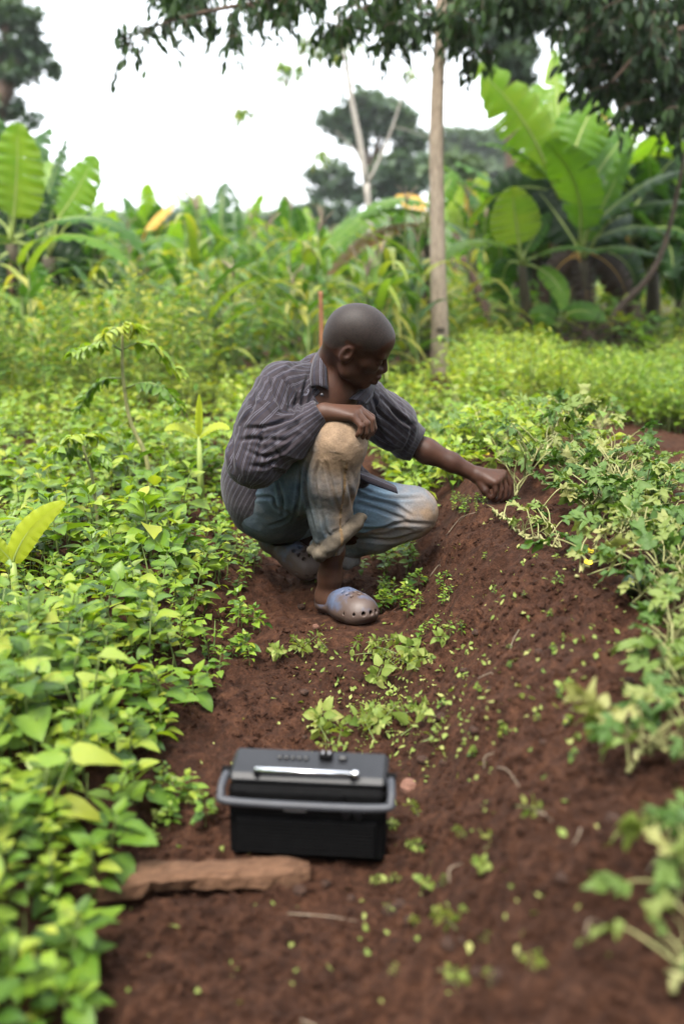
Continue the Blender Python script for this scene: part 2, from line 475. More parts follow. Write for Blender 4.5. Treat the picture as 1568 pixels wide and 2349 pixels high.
def make_body():
    S = Solid([-0.40, 2.66, -0.02], [0.66, 3.56, 1.06], 0.0036)
    # head
    for c, r in (((-.006, 0, .020), (.097, .075, .086)), ((-.045, 0, .004), (.062, .064, .064)), ((.048, 0, .030), (.052, .058, .050)),
                 ((.040, 0, -.045), (.050, .055, .070))):
        S.ell(H(*c), np.array(r) * HS, HR, 0.02)
    for sg in (-1, 1):
        S.chain([H(-.012, sg * .053, -.050), H(.012, sg * .050, -.085), H(.074, sg * .012, -.112)], [.018, .019, .020], 0.025)
        S.cone(H(.052, sg * .042, -.036), H(.074, sg * .030, -.040), .020, .018, 0.02)
        S.cone(H(.090, sg * .010, .000), H(.080, sg * .044, .002), .011, .010, 0.016)
    S.ell(H(.078, 0, -.110), np.array((.020, .022, .017)), HR, 0.02)
    S.ell(H(.078, 0, -.074), np.array((.030, .032, .026)), HR, 0.02)
    for sg in (-1, 1):
        S.ell(H(.099, sg * .034, -.019), np.array((.016, .018, .012)), HR, 0.010, cut=True)
        S.ell(H(.079, sg * .033, -.019), np.array((.0145, .017, .0135)), HR, 0.003)
    S.cone(H(.093, 0, -.010), H(.112, 0, -.046), .0085, .0130, 0.010)
    for sg in (-1, 1): S.cone(H(.101, sg * .015, -.050), H(.108, sg * .009, -.050), .010, .009, 0.006)
    S.cone(H(.109, -.016, -.0715), H(.109, .016, -.0715), .0095, .0095, 0.006)
    S.cone(H(.106, -.014, -.0905), H(.106, .014, -.0905), .0110, .0110, 0.006)
    S.cone(H(.122, -.022, -.0808), H(.122, .022, -.0808), .0050, .0045, 0.003, cut=True)
    for sg in (-1, 1):                                   # ears
        S.ell(H(-.016, sg * .0745, -.032), np.array((.0180, .0080, .0285)), HR, 0.006)
        S.ell(H(-.018, sg * .0800, -.024), np.array((.0095, .0065, .0150)), HR, 0.004, cut=True)
    # neck, trunk (thinner than the clothes)
    S.chain([H(-.035, 0, -.035), J['neck'] + [0, 0, .02], J['neck'] + [-.02, .02, -.06]], [.058, .056, .075], 0.03)
    S.ell(J['chest'] + [.035, -.02, .045], (.105, .105, .12), None, 0.05)
    S.ell(P(766, 900, 3.045), (.050, .060, .08), None, 0.04)
    S.chain([J['chest'], J['waist'], J['pelvis']], [.11, .105, .115], 0.05)
    S.chain([J['shR'], J['neck'] + [0, 0, -.05], J['shL']], [.045, .06, .045], 0.04)
    # arms
    S.chain([J['shR'], J['elR'], J['wrR']], [.045, .038, .027], 0.02)
    S.chain([J['shL'], J['elL']], [.045, .037], 0.02)
    fm = J['elL'] * 0.70 + J['wrL'] * 0.30 + np.array([0, 0, -.004])
    S.chain([J['elL'], fm, J['elL'] * .35 + J['wrL'] * .65, J['wrL']], [.037, .0415, .0315, .0255], 0.02)
    # right hand lying over the knee: back of hand, four fingers hanging, thumb behind
    kn = [P(824, 939, 2.945), P(824, 942, 2.925), P(818, 948, 2.905), P(808, 956, 2.890)]
    pip = [P(852, 957, 2.945), P(852, 963, 2.920), P(841, 971, 2.895), P(828, 977, 2.878)]
    dip = [P(857, 982, 2.945), P(850, 988, 2.920), P(838, 992, 2.897), P(825, 992, 2.880)]
    tip = [P(852, 995, 2.950), P(842, 1003, 2.927), P(831, 1003, 2.905), P(819, 999, 2.888)]
    for i in range(4):
        r = (.0105, .0108, .0104, .0094)[i]
        S.cone(J['wrR'] + [.012, 0, 0], kn[i], .0225, .0135, 0.012)
        S.chain([kn[i], pip[i], dip[i], tip[i]], [.0125, r, r * .93, r * .78], 0.0035)
    S.chain([J['wrR'] + [.02, .01, -.005], P(790, 958, 2.965), P(822, 972, 2.968), P(838, 985, 2.960)], [.02, .016, .0115, .009], 0.006)
    # left hand gripping a weed: fingers curled down to the thumb
    kn = [P(1153, 1087, 3.345), P(1150, 1094, 3.325), P(1143, 1101, 3.305), P(1134, 1107, 3.290)]
    pip = [P(1170, 1111, 3.345), P(1160, 1119, 3.318), P(1149, 1125, 3.296), P(1136, 1127, 3.282)]
    dip = [P(1168, 1134, 3.338), P(1157, 1139, 3.314), P(1145, 1141, 3.294), P(1132, 1140, 3.284)]
    tip = [P(1158, 1148, 3.330), P(1148, 1149, 3.310), P(1137, 1149, 3.296), P(1126, 1146, 3.292)]
    for i in range(4):
        r = (.0098, .0098, .0094, .0086)[i]
        S.cone(J['wrL'] + [.006, 0, -.002], kn[i], .0245, .0155, 0.012)
        S.chain([kn[i], pip[i], dip[i], tip[i]], [.0125, r, r * .93, r * .8], 0.002)
    S.ell(P(1124, 1106, 3.32), (.030, .030, .023), None, 0.015)
    S.chain([J['wrL'] + [.01, -.01, -.015], P(1112, 1126, 3.30), P(1120, 1138, 3.295), P(1130, 1148, 3.300)], [.02, .0150, .0110, .0095], 0.004)
    # legs and feet
    S.chain([J['hipR'], J['knR'], (J['knR'] * .6 + J['anR'] * .4) + [0, .02, 0], J['anR'] * .8 + J['knR'] * .2, J['anR']], [.085, .055, .052, .036, .036], 0.03)
    S.chain([J['hipL'], J['knL'], (J['knL2'] * .6 + J['anL'] * .4), J['anL']], [.085, .055, .05, .037], 0.03)
    S.chain([J['anR'], P(750, 1368, 3.07), P(800, 1400, 2.975)], [.036, .036, .026], 0.025)
    S.chain([J['anL'], P(640, 1262, 3.39), P(700, 1305, 3.33)], [.034, .030, .026], 0.02)
    V, F = S.mesh('person'); V = relax(V, F, 1, 0.35)
    return V, F

def skin_material():
    m, nt, b, out = new_mat('dark_brown_skin')
    n1 = noise_node(nt, 22, 5, 0.6); n2 = noise_node(nt, 240, 3, 0.6)
    r = ramp(nt, n1.outputs[0], [(0.3, (0.0190, 0.0068, 0.0039)), (0.7, (0.040, 0.0150, 0.0086))])
    at = N(nt, 'ShaderNodeAttribute', attribute_name='dust')
    c = mix(nt, at.outputs['Fac'], r.outputs[0], (0.11, 0.058, 0.038))
    nt.links.new(c, b.inputs['Base Color'])
    b.inputs['Roughness'].default_value = 0.52; b.inputs['Specular IOR Level'].default_value = 0.22
    b.inputs['Subsurface Weight'].default_value = 0.06; b.inputs['Subsurface Radius'].default_value = (0.01, 0.004, 0.002)
    bump(nt, b, n2.outputs[0], 0.18, 0.002); return m

person = empty('person', Gd(790, 1410, 0.0))
tag(person, 'squatting person in a dark striped shirt and dirty jeans, reaching to pull weeds', 'person')
PO = np.array(person.location)
def child_obj(name, V, F, mats, attrs=None):
    me = to_mesh(name, V - PO, F)
    for k, C in (attrs or {}).items():
        if C.ndim == 2: color_attr(me, k, C)
        else:
            a = me.attributes.new(k, 'FLOAT', 'POINT'); a.data.foreach_set('value', C)
    return link(name, me, person, mats)

def make_person():
    V, F = make_body()
    Nn = vnormals(V, F)
    dust = 0.30 * sstep(0.22, 0.05, V[:, 2]) + 0.10
    hd = np.minimum(seg_dist(V, J['wrR'], P(840, 990, 2.92))[0], 9)
    dust += 0.30 * sstep(.09, .03, hd)
    dust = np.clip(dust + 0.12 * fbm(V * 18, 3, 5), 0, 0.75) * (1 - sstep(0.78, 0.86, V[:, 2]))
    child_obj('body', V, F, (skin_material(),), {'dust': dust})
    # cropped hair: the scalp, a hair thicker than the skin
    L = (V - HC) @ HR / HS
    line = np.where(L[:, 0] > 0.03, 0.045 - 0.9 * np.maximum(0.075 - L[:, 0], 0) * 0, -0.035)
    hairline = np.interp(L[:, 0], [-0.12, -0.06, -0.03, 0.0, 0.02, 0.05, 0.068, 0.085, 0.12], [-0.055, -0.048, -0.020, 0.010, 0.000, 0.010, 0.040, 0.062, 0.08])
    inside = (L[:, 2] > hairline + 0.004 * noise3(V * 120, 2)) & (np.abs(L).max(1) < 0.13) & ~((np.abs(L[:, 1]) > .0725) & (L[:, 2] < .008))
    keep = inside[F].all(1); Fh = F[keep]; used = np.unique(Fh); mp = np.full(len(V), -1); mp[used] = np.arange(len(used))
    m, nt, b, out = new_mat('cropped_black_hair')
    n1 = noise_node(nt, 300, 3, 0.7)
    r = ramp(nt, n1.outputs[0], [(0.36, (0.004, 0.0024, 0.0018)), (0.66, (0.023, 0.0140, 0.0108))])
    fa = N(nt, 'ShaderNodeAttribute', attribute_name='fade')
    nt.links.new(mix(nt, fa.outputs['Fac'], (0.028, 0.0110, 0.0066), r.outputs[0]), b.inputs['Base Color']); b.inputs['Roughness'].default_value = 0.60; b.inputs['Specular IOR Level'].default_value = 0.3
    b.inputs['Sheen Weight'].default_value = 0.03; b.inputs['Sheen Tint'].default_value = (0.7, 0.7, 0.75, 1); b.inputs['Sheen Roughness'].default_value = 0.5
    bump(nt, b, n1.outputs[0], 0.35, 0.0015)
    child_obj('hair', V[used] + Nn[used] * 0.0007, mp[Fh], (m,), {'fade': sstep(.0, .022, (L[:, 2] - hairline)[used])})
    # eyes: white with a dark iris, mostly covered by lowered lids
    for sg in (-1, 1):
        me = MB(); c = H(.0835, sg * .033, -.0215)
        th = np.linspace(0, np.pi, 7); ph = np.linspace(0, 2 * np.pi, 10, endpoint=False)
        v = [[np.sin(a) * np.cos(q), np.sin(a) * np.sin(q), np.cos(a)] for a in th for q in ph]
        f = [(i * 10 + k, i * 10 + (k + 1) % 10, i * 10 + 10 + (k + 1) % 10, i * 10 + 10 + k) for i in range(6) for k in range(10)]
        me.add((np.array(v) * [.0085, .0115, .006]) @ HR.T + c - PO, f)
        me.build('eye', (MAT_EYE,), person)

MAT_EYE = plain_mat('eye_white', (0.10, 0.08, 0.065), (0.16, 0.13, 0.11), 60, 0.2, 0.0)

def cloth_folds(V, Nn, dirs, freq, amp, seed):
    """soft ridged folds; dirs: rows of a matrix that stretch the noise space"""
    q = V @ np.asarray(dirs, float).T * freq
    n = 1 - np.abs(noise3(q + 0.35 * noise3(q * 0.7, seed + 9)[:, None], seed)) * 2
    n2 = noise3(q * 2.1 + 5, seed + 1)
    return amp * (0.75 * n + 0.3 * n2)

def frame_for(a, b, ref):
    t = norm(b - a); u = norm(np.asarray(ref) - t * np.dot(ref, t)); return t, u, np.cross(t, u)

def make_shirt():
    S = Solid([-0.44, 2.68, 0.12], [0.36, 3.56, 1.00], 0.0042)
    a = norm(J['shL'] - J['shR']); sp = norm(J['neck'] - J['waist']); c = norm(np.cross(a, sp)); sp2 = np.cross(c, a); R = np.stack([a, sp2, c], 1)
    S.ell(P(735, 935, 3.115), (.175, .135, .118), R, 0.05)
    S.ell(P(672, 1010, 3.15), (.165, .165, .130), R, 0.06)
    S.ell(P(612, 1120, 3.23), (.150, .135, .140), None, 0.06)
    S.cone(P(575, 1085, 3.20), P(578, 1185, 3.25), .082, .062, 0.05)
    S.cone(P(770, 990, 3.13), P(775, 1080, 3.15), .085, .070, 0.06)            # loose front
    S.cone(P(770, 1085, 3.16), P(830, 1098, 3.17), .050, .030, 0.03)
    S.chain([J['shR'] + [.01, .02, 0], J['neck'] + [-.02, .02, -.028], J['shL'] + [-.03, -.01, -.005]], [.070, .064, .062], 0.05)
    S.cone(J['neck'] + [-.045, .03, .012], J['neck'] + [.01, .01, .00], .052, .055, 0.03)
    # sleeves: full at the elbow, gathered at the cuff
    eR = J['elR']; wR = J['wrR']
    S.chain([J['shR'], J['shR'] * .5 + eR * .5 + [-.010, -.01, 0], eR + [-.012, 0, -.010]], [.076, .079, .076], 0.035)
    S.chain([eR + [-.012, 0, -.010], eR * .55 + wR * .45 + [-.002, 0, -.016], eR * .30 + wR * .70 + [0, 0, -.004], wR + [-.012, 0, 0]], [.072, .064, .046, .039], 0.03)
    S.ell(P(600, 1078, 2.94), (.062, .055, .038), None, 0.03)
    eL = J['elL']; wL = J['wrL']
    S.chain([J['shL'] + [-.02, 0, 0], J['shL'] * .45 + eL * .55, eL + [.005, -.01, 0]], [.073, .078, .066], 0.035)
    tl = norm(wL - eL); cuff = eL + tl * 0.030
    S.cone(eL, cuff, .063, .054, 0.02)
    for q, r in ((0.004, .058), (0.022, .060)):                                    # rolled cuff
        S.cone(eL + tl * (q + .012) , eL + tl * (q + .022), r, r - .002, 0.006)
    # openings
    S.plane_cut(eL + tl * 0.046, tl, 0.10); S.cone(eL + tl * 0.02, eL + tl * 0.10, .040, .046, 0.0, cut=True)
    tr = norm(wR - (eR * .3 + wR * .7)); S.plane_cut(wR + tr * 0.000, tr, 0.075); S.cone(wR - tr * .03, wR + tr * .05, .028, .034, 0.0, cut=True)
    S.cone(H(-.03, 0, -.05) + [0, 0, .02], J['neck'] + [0, 0, -.01], .064, .060, 0.008, cut=True)
    S.chain([J['neck'] + [.012, -.05, -.010], P(770, 893, 2.985), P(768, 925, 2.975)], [.040, .028, .006], 0.006, cut=True)
    V, F = S.mesh('shirt'); V = relax(V, F, 2, 0.4); Nn = vnormals(V, F)
    # regions: 0 trunk, 1 upper right sleeve, 2 lower right sleeve, 3 left sleeve
    segs = [(J['shR'] + norm(eR - J['shR']) * .045, eR, .072), (eR, wR, .066), (J['shL'] + norm(eL - J['shL']) * .05, eL + tl * .08, .078)]
    def region(Q):
        d = np.stack([seg_dist(Q, s[0], s[1])[0] / s[2] for s in segs], 1); k = d.argmin(1) + 1
        k[d.min(1) > 1.30] = 0; return k
    rg = region(V)
    f0 = cloth_folds(V, Nn, [np.array([1, .3, .25]), np.array([.2, 1, 0]), np.array([-.1, .1, .35])], 9.0, .0055, 3)
    def ringfold(a, b, fr, amp, seed):
        t, u, w = frame_for(a, b, [0, 0, 1.0]); return cloth_folds(V, Nn, [t * 1.0 + .45 * u, u * .30, w * .30 + .25 * t], fr, amp, seed)
    f1 = ringfold(J['shR'], eR, 15, .0060, 5); f2 = ringfold(eR, wR, 20, .0075, 6); f3 = ringfold(J['shL'], eL, 15, .0060, 8)
    f = np.choose(rg, [f0, f1, f2, f3])
    dcR, tc = seg_dist(V, wR - tr * .055, wR + tr * .02)
    f = np.where((rg == 2) & (dcR < .055), f * 0.3, f)                                # flat cuff
    dcL = np.abs((V - eL) @ tl - .028) < .022; f = np.where((rg == 3) & dcL, f * .35, f)
    z1 = lambda L: [(501.8 + x * .44, 658.6 + y * .44) for x, y in L]
    cr = [z1(L) for L in (((130, 740), (240, 730), (330, 705), (410, 668)), ((235, 745), (215, 830), (200, 910)), ((305, 740), (292, 830), (330, 905)), ((140, 850), (230, 885), (330, 850), (420, 770)), ((110, 800), (180, 790), (260, 800)), ((350, 760), (400, 720), (430, 690)), ((160, 930), (240, 930), (300, 900)), ((260, 790), (340, 800), (400, 760)),
        ((325, 460), (362, 530), (368, 600), (362, 660)), ((470, 450), (440, 560), (425, 655)), ((400, 560), (392, 620), (385, 670)), ((250, 470), (290, 560), (330, 640)), ((190, 560), (170, 640), (120, 720)), ((340, 440), (400, 402), (490, 385)), ((80, 780), (70, 860), (80, 950)),
        ((790, 560), (830, 650), (900, 720)), ((850, 580), (930, 670), (985, 715)), ((780, 650), (840, 750), (900, 800)), ((900, 640), (960, 700), (1010, 720)), ((800, 720), (860, 800), (930, 850)), ((760, 700), (745, 800), (735, 900)), ((730, 740), (722, 850), (722, 950)), ((985, 690), (1000, 760), (960, 860)))]
    f = f + crease(V, Nn, cr, 4.2, .0085)
    V = V + Nn * f[:, None]; V = relax(V, F, 1, 0.35)
    me = to_mesh('shirt', V - PO, F)
    FC = V[F].mean(1); rf = region(FC); st = np.zeros((len(F), 4))
    frames = [(J['waist'], J['neck'], [0, -1.0, 0], .175)] + [(s[0], s[1], [0, 0, 1.0], s[2]) for s in segs]
    for k, (a0, b0, ref, rad) in enumerate(frames):
        t, u, w = frame_for(np.asarray(a0), np.asarray(b0), ref); mk = rf == k
        if not mk.any(): continue
        Q = V[F[mk]] - a0; an = np.arctan2(Q @ w, Q @ u); c0 = np.arctan2((FC[mk] - a0) @ w, (FC[mk] - a0) @ u)
        an = c0[:, None] + (an - c0[:, None] + np.pi) % (2 * np.pi) - np.pi
        near = np.hypot((FC[mk] - a0) @ w, (FC[mk] - a0) @ u) < (.085 if k == 0 else .02)
        st[mk] = np.where(near[:, None], 0.0, an * rad)
    at = me.attributes.new('stripe', 'FLOAT', 'CORNER')
    L = np.zeros(len(me.loops)); me_f = st.ravel(); at.data.foreach_set('value', me_f)
    # the sewn yoke and the dark inside show as a value along the edges
    m = shirt_material()
    o = link('shirt', me, person, (m,))
    # collar: a turned-down band with a point on each side
    def leaf(inner, outer, th=0.004):
        k = MB(); n = 14
        A = spline(inner, n); B = spline(outer, n); rows = []
        for s in np.linspace(0, 1, 7):
            rows.append(A * (1 - s) + B * s + np.outer(np.ones(n), [0, -.010, .008]) * math.sin(s * math.pi))
        top = np.stack(rows, 1).reshape(-1, 3); nb = len(top); bot = top + [0.003, .004, -.003]
        f = []
        for i in range(n - 1):
            for j in range(6):
                q = (i * 7 + j, i * 7 + j + 1, i * 7 + j + 8, i * 7 + j + 7); f.append(q); f.append(tuple(x + nb for x in q[::-1]))
        per = [i * 7 for i in range(n)] + [(n - 1) * 7 + j for j in range(1, 7)] + [i * 7 + 6 for i in range(n - 2, -1, -1)] + [j for j in range(5, 0, -1)]
        for x, y in zip(per, per[1:] + per[:1]): f.append((x, y, y + nb, x + nb))
        k.add(np.vstack([top, bot]) - PO, f); me = k.mesh('collar')
        at = me.attributes.new('stripe', 'FLOAT', 'CORNER'); vi = np.zeros(len(me.loops), np.int32); me.loops.foreach_get('vertex_index', vi)
        s7 = (np.arange(2 * nb) % nb % 7) / 6.0 * .032; at.data.foreach_set('value', s7[vi])
        return link('collar', me, o, (m,))
    leaf([P(757, 786, 3.110), P(749, 812, 3.040), P(748, 852, 2.985), P(750, 893, 2.960)],
         [P(738, 792, 3.135), P(719, 822, 3.045), P(711, 858, 2.985), P(712, 886, 2.965)])
    leaf([P(790, 830, 3.15), P(826, 862, 3.12), P(828, 890, 3.05), P(800, 915, 3.00)],
         [P(800, 835, 3.18), P(850, 868, 3.15), P(856, 900, 3.07), P(836, 930, 3.02)])
    b = MB()                                                       # button under the collar point
    th = np.linspace(0, 2 * np.pi, 12, endpoint=False); bc = P(738, 906, 2.955) - PO
    ring = np.stack([np.cos(th) * .0055, 0 * th, np.sin(th) * .0055], 1)
    b.add(np.vstack([ring + bc, ring * .9 + bc + [0, -.003, 0]]), [(i, (i + 1) % 12, 12 + (i + 1) % 12, 12 + i) for i in range(12)] + [tuple(range(12, 24))])
    b.build('button', plain_mat('dark_button', (.01, .01, .012), (.03, .03, .035), 40, .3, 0), o)
    # loose shirt tail lying over the left thigh
    k = MB(); A = spline([P(812, 1078, 3.12), P(850, 1087, 3.135), P(905, 1113, 3.135)], 12); B = spline([P(815, 1092, 3.085), P(850, 1108, 3.09), P(912, 1130, 3.105)], 12)
    top = np.stack([A, (A + B) / 2 + [0, -.004, .006], B], 1).reshape(-1, 3); nb = len(top); f = []
    for i in range(11):
        for j in range(2): q = (i * 3 + j, i * 3 + j + 1, i * 3 + j + 4, i * 3 + j + 3); f += [q, tuple(x + nb for x in q[::-1])]
    per = [i * 3 for i in range(12)] + [34, 35] + [i * 3 + 2 for i in range(10, -1, -1)] + [1]
    for x, y in zip(per, per[1:] + per[:1]): f.append((x, y, y + nb, x + nb))
    k.add(np.vstack([top, top + [0, .003, -.005]]) - PO, f); me = k.mesh('shirt_tail')
    at = me.attributes.new('stripe', 'FLOAT', 'CORNER'); vi = np.zeros(len(me.loops), np.int32); me.loops.foreach_get('vertex_index', vi)
    at.data.foreach_set('value', ((np.arange(2 * nb) % nb % 3) * .012)[vi]); link('shirt_tail', me, o, (m,))
    return o

def shirt_material():
    m, nt, b, out = new_mat('dark_striped_cotton')
    at = N(nt, 'ShaderNodeAttribute', attribute_name='stripe')
    def band(period, lo, hi, off=0.0):
        a = N(nt, 'ShaderNodeMath', operation='MULTIPLY_ADD'); a.inputs[1].default_value = 1 / period; a.inputs[2].default_value = off + 40
        nt.links.new(at.outputs['Fac'], a.inputs[0])
        f = N(nt, 'ShaderNodeMath', operation='FRACT'); nt.links.new(a.outputs[0], f.inputs[0])
        s = N(nt, 'ShaderNodeMath', operation='SUBTRACT'); s.inputs[1].default_value = (lo + hi) / 2; nt.links.new(f.outputs[0], s.inputs[0])
        ab = N(nt, 'ShaderNodeMath', operation='ABSOLUTE'); nt.links.new(s.outputs[0], ab.inputs[0])
        l = N(nt, 'ShaderNodeMath', operation='LESS_THAN'); l.inputs[1].default_value = (hi - lo) / 2; nt.links.new(ab.outputs[0], l.inputs[0]); return l.outputs[0]
    b1, b2 = band(.0215, .42, .475), band(.0215, .575, .63); b3 = band(.0225, .0, .12)
    mx = N(nt, 'ShaderNodeMath', operation='MAXIMUM'); nt.links.new(b1, mx.inputs[0]); nt.links.new(b2, mx.inputs[1])
    nz = noise_node(nt, 14, 5, 0.6); base = ramp(nt, nz.outputs[0], [(0.3, (0.0135, 0.0103, 0.0132)), (0.7, (0.029, 0.0222, 0.0270))])
    c1 = mix(nt, b3, base.outputs[0], (0.016, 0.0155, 0.025))
    fade = N(nt, 'ShaderNodeMath', operation='MULTIPLY'); fade.inputs[1].default_value = 0.85; nt.links.new(mx.outputs[0], fade.inputs[0])
    c2 = mix(nt, fade.outputs[0], c1, (0.088, 0.088, 0.112)); nt.links.new(c2, b.inputs['Base Color'])
    b.inputs['Roughness'].default_value = 0.85; b.inputs['Specular IOR Level'].default_value = 0.2; b.inputs['Sheen Weight'].default_value = 0.08
    n2 = noise_node(nt, 34, 5, 0.6); bump(nt, b, n2.outputs[0], 0.5, 0.010); return m

CUFF = [P(718, 1262, 3.02), P(736, 1272, 2.975), P(762, 1250, 2.955), P(790, 1222, 2.962), P(815, 1200, 2.985), P(829, 1186, 2.99)]
def make_jeans():
    S = Solid([-0.42, 2.74, 0.0], [0.46, 3.62, 0.66], 0.0042)
    S.ell(P(640, 1162, 3.29), (.155, .14, .125), None, 0.05)
    S.chain([J['hipR'], J['hipR'] * .5 + J['knR'] * .5 + [0, 0, -.005], J['knR']], [.112, .100, .078], 0.04)
    S.ell(P(776, 1018, 2.945), (.074, .072, .076), None, 0.03)
    ks = J['knR'] * .5 + J['anR'] * .5; lo = P(755, 1252, 3.02)
    S.chain([J['knR'] + [0, 0, -.01], P(762, 1100, 2.975), P(757, 1190, 3.005), lo], [.075, .074, .061, .050], 0.03)
    S.chain([J['hipL'], J['hipL'] * .5 + J['knL'] * .5, J['knL']], [.115, .098, .080], 0.04)
    S.ell(J['knL'] + [.012, -.005, -.004], (.078, .078, .080), None, 0.03)
    S.chain([J['knL2'], P(860, 1222, 3.29), P(790, 1250, 3.35), P(760, 1262, 3.37)], [.072, .066, .055, .050], 0.025)
    # hem opening of the right leg, then the rolled hem
    tl = norm(lo - P(760, 1200, 3.005)); S.plane_cut(lo + tl * .012, tl, .09)
    S.cone(lo - tl * .03, lo + tl * .06, .043, .045, 0.0, cut=True)
    S.chain([P(718, 1262, 3.02), P(736, 1272, 2.975), P(762, 1250, 2.955), P(790, 1222, 2.962), P(815, 1200, 2.985), P(829, 1186, 2.99)], [.019, .022, .024, .025, .024, .016], 0.004)
    S.chain([P(724, 1250, 3.06), P(748, 1240, 3.075), P(785, 1222, 3.05), P(812, 1200, 3.01)], [.018, .018, .02, .018], 0.010)
    S.chain([P(775, 1276, 3.31), P(795, 1292, 3.30), P(812, 1285, 3.32), P(800, 1262, 3.36)], [.020, .022, .020, .02], 0.005)
    V, F = S.mesh('jeans'); V = relax(V, F, 2, 0.4); Nn = vnormals(V, F)
    segs = [(J['hipR'], J['knR']), (J['knR'], lo), (J['hipL'], J['knL']), (J['knL2'], P(770, 1258, 3.36))]
    d = np.stack([seg_dist(V, *s)[0] for s in segs], 1); k = d.argmin(1); fs = []
    for i, (a, b) in enumerate(segs):
        t, u, w = frame_for(a, b, [0, 0, 1.0] if i != 1 else [0, -1.0, 0])
        long = i in (1, 2, 3)
        dm = [t * .10 + .1 * u, u * 1.0 + .22 * t, w * 1.0 + .12 * t] if long else [t * .75 + .6 * u, u * .22 + .3 * t, w * .25]
        fs.append(cloth_folds(V, Nn, dm, 15 if long else 10, .0036, 20 + i))
    f = np.choose(k, fs)
    kd = np.minimum(np.linalg.norm(V - (J['knR'] + [0, -.02, .03]), axis=1), np.linalg.norm(V - (J['knL'] + [.05, 0, 0]), axis=1))
    f = f * (.35 + .65 * sstep(.03, .14, kd))
    t4, u4, w4 = frame_for(J['hipL'], J['knL'], [0, 0, 1.0])
    rd = np.linalg.norm(V - (J['knL'] * .45 + J['hipL'] * .55), axis=1)
    f = f + .0040 * np.sin((V @ (u4 * .95 + .30 * t4)) * 230 + 3 * noise3(V * 9, 4)) * sstep(.16, .05, rd)
    z2 = lambda L: [(501.8 + x * .44, 1034.9 + y * .44) for x, y in L]
    cr = [z2(L) for L in (((485, 10), (455, 100), (452, 200), (475, 330), (505, 450)), ((425, 110), (412, 250), (385, 365)), ((725, 190), (880, 243), (1060, 242)), ((730, 240), (900, 278), (1000, 335)), ((725, 268), (850, 312), (980, 362)), ((740, 402), (850, 404), (950, 372), (1110, 382)), ((730, 455), (900, 462), (1050, 425)),
        ((560, 60), (592, 200), (628, 330)), ((660, 100), (680, 200), (700, 300)), ((520, 60), (500, 160), (520, 280)), ((640, 60), (655, 180), (650, 290)), ((170, 245), (275, 240), (305, 290), (372, 322)), ((300, 150), (330, 250), (330, 340)), ((380, 330), (330, 370), (260, 395)), ((540, 330), (560, 420), (600, 480)), ((480, 480), (540, 530), (620, 480), (690, 400)), ((600, 420), (640, 450), (690, 430)))]
    cd0 = np.full(len(V), 9.0)
    for a, b in zip(CUFF, CUFF[1:]): cd0 = np.minimum(cd0, seg_dist(V, a, b)[0])
    f = f + crease(V, Nn, cr, 3.6, .0062) * sstep(.03, .10, kd) * sstep(.028, .04, cd0) + .0042 * noise3(V * 46, 77) * sstep(.04, .028, cd0)
    V = V + Nn * f[:, None]; V = relax(V, F, 1, 0.35)
    # colours of the worn cloth: faded blue, earth-stained knees and hems
    n = fbm(V * 7, 4, 40); n2 = fbm(V * 30, 3, 41); fine = noise3(V * 160, 45)
    blue = np.array([0.032, 0.052, 0.074]); pale = np.array([0.165, 0.250, 0.335]); earth = np.array([0.185, 0.126, 0.080]); drab = np.array([0.060, 0.056, 0.041])
    left = (k >= 2).astype(float); ones = np.ones((len(V), 1))
    C = blue * (1 + .25 * n2[:, None])
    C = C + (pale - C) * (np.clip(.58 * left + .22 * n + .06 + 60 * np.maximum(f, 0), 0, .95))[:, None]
    leg = (k == 1); C = C + (drab * (1 + .3 * n2[:, None]) - C) * np.where(leg, np.clip(.45 + .3 * n, 0, .9), np.where(k == 0, np.clip(.25 + .3 * n, 0, .8), .05))[:, None]
    eR = .88 * sstep(.21, .04, np.linalg.norm((V - (J['knR'] + [.01, -.05, .03])) * [1, 1, .62], axis=1))
    eL = sstep(.20, .05, np.linalg.norm(V - (J['knL'] + [.07, -.02, -.01]), axis=1))
    sh = np.where(leg, sstep(-.02, .05, V[:, 0] - ks[0] + .02) * .55 * sstep(.10, .3, V[:, 2]), 0)
    lw = np.where(k == 3, .65, 0)
    w = np.clip(np.maximum.reduce([eR, eL * .95, sh, lw]) * (1.0 + .5 * n) + .10 * n2, 0, .96)
    C = C + (earth * (1 + .22 * n2[:, None]) - C) * w[:, None]
    cd = np.full(len(V), 9.0)
    for a, b in zip(CUFF, CUFF[1:]): cd = np.minimum(cd, seg_dist(V, a, b)[0])
    C = C + (np.array([.078, .062, .044]) * (1 + .45 * n2[:, None]) - C) * (.9 * sstep(.036, .028, cd))[:, None]
    # out-seam down the right leg
    t, u, wv = frame_for(J['knR'], lo, [0, -1.0, 0]); Q = V - J['knR']; an = np.arctan2(Q @ wv, Q @ u); tt = Q @ t
    seam = leg & (np.abs(an * .07 + .022 + .03 * tt) < .0035) & (tt > .03)
    C[seam] = np.array([.13, .085, .045]) * (0.8 + .5 * (np.sin(tt[seam] * 180) > 0))[:, None]
    C = np.clip(C * (1 + .10 * fine[:, None]), .015, .6)
    m, nt, b, out = new_mat('worn_denim')
    at = N(nt, 'ShaderNodeAttribute', attribute_name='cloth'); nz = noise_node(nt, 260, 3, .6)
    v = ramp(nt, nz.outputs[0], [(.3, (.82, .82, .82)), (.7, (1.15, 1.15, 1.15))])
    nt.links.new(mix(nt, 1.0, at.outputs['Color'], v.outputs[0], 'MULTIPLY'), b.inputs['Base Color'])
    b.inputs['Roughness'].default_value = .9; b.inputs['Specular IOR Level'].default_value = .15
    n3 = noise_node(nt, 32, 6, .62); bump(nt, b, n3.outputs[0], .5, .010)
    o = child_obj('jeans', V, F, (m,), {'cloth': C})
    # back pocket patch with its stitched edge
    return o

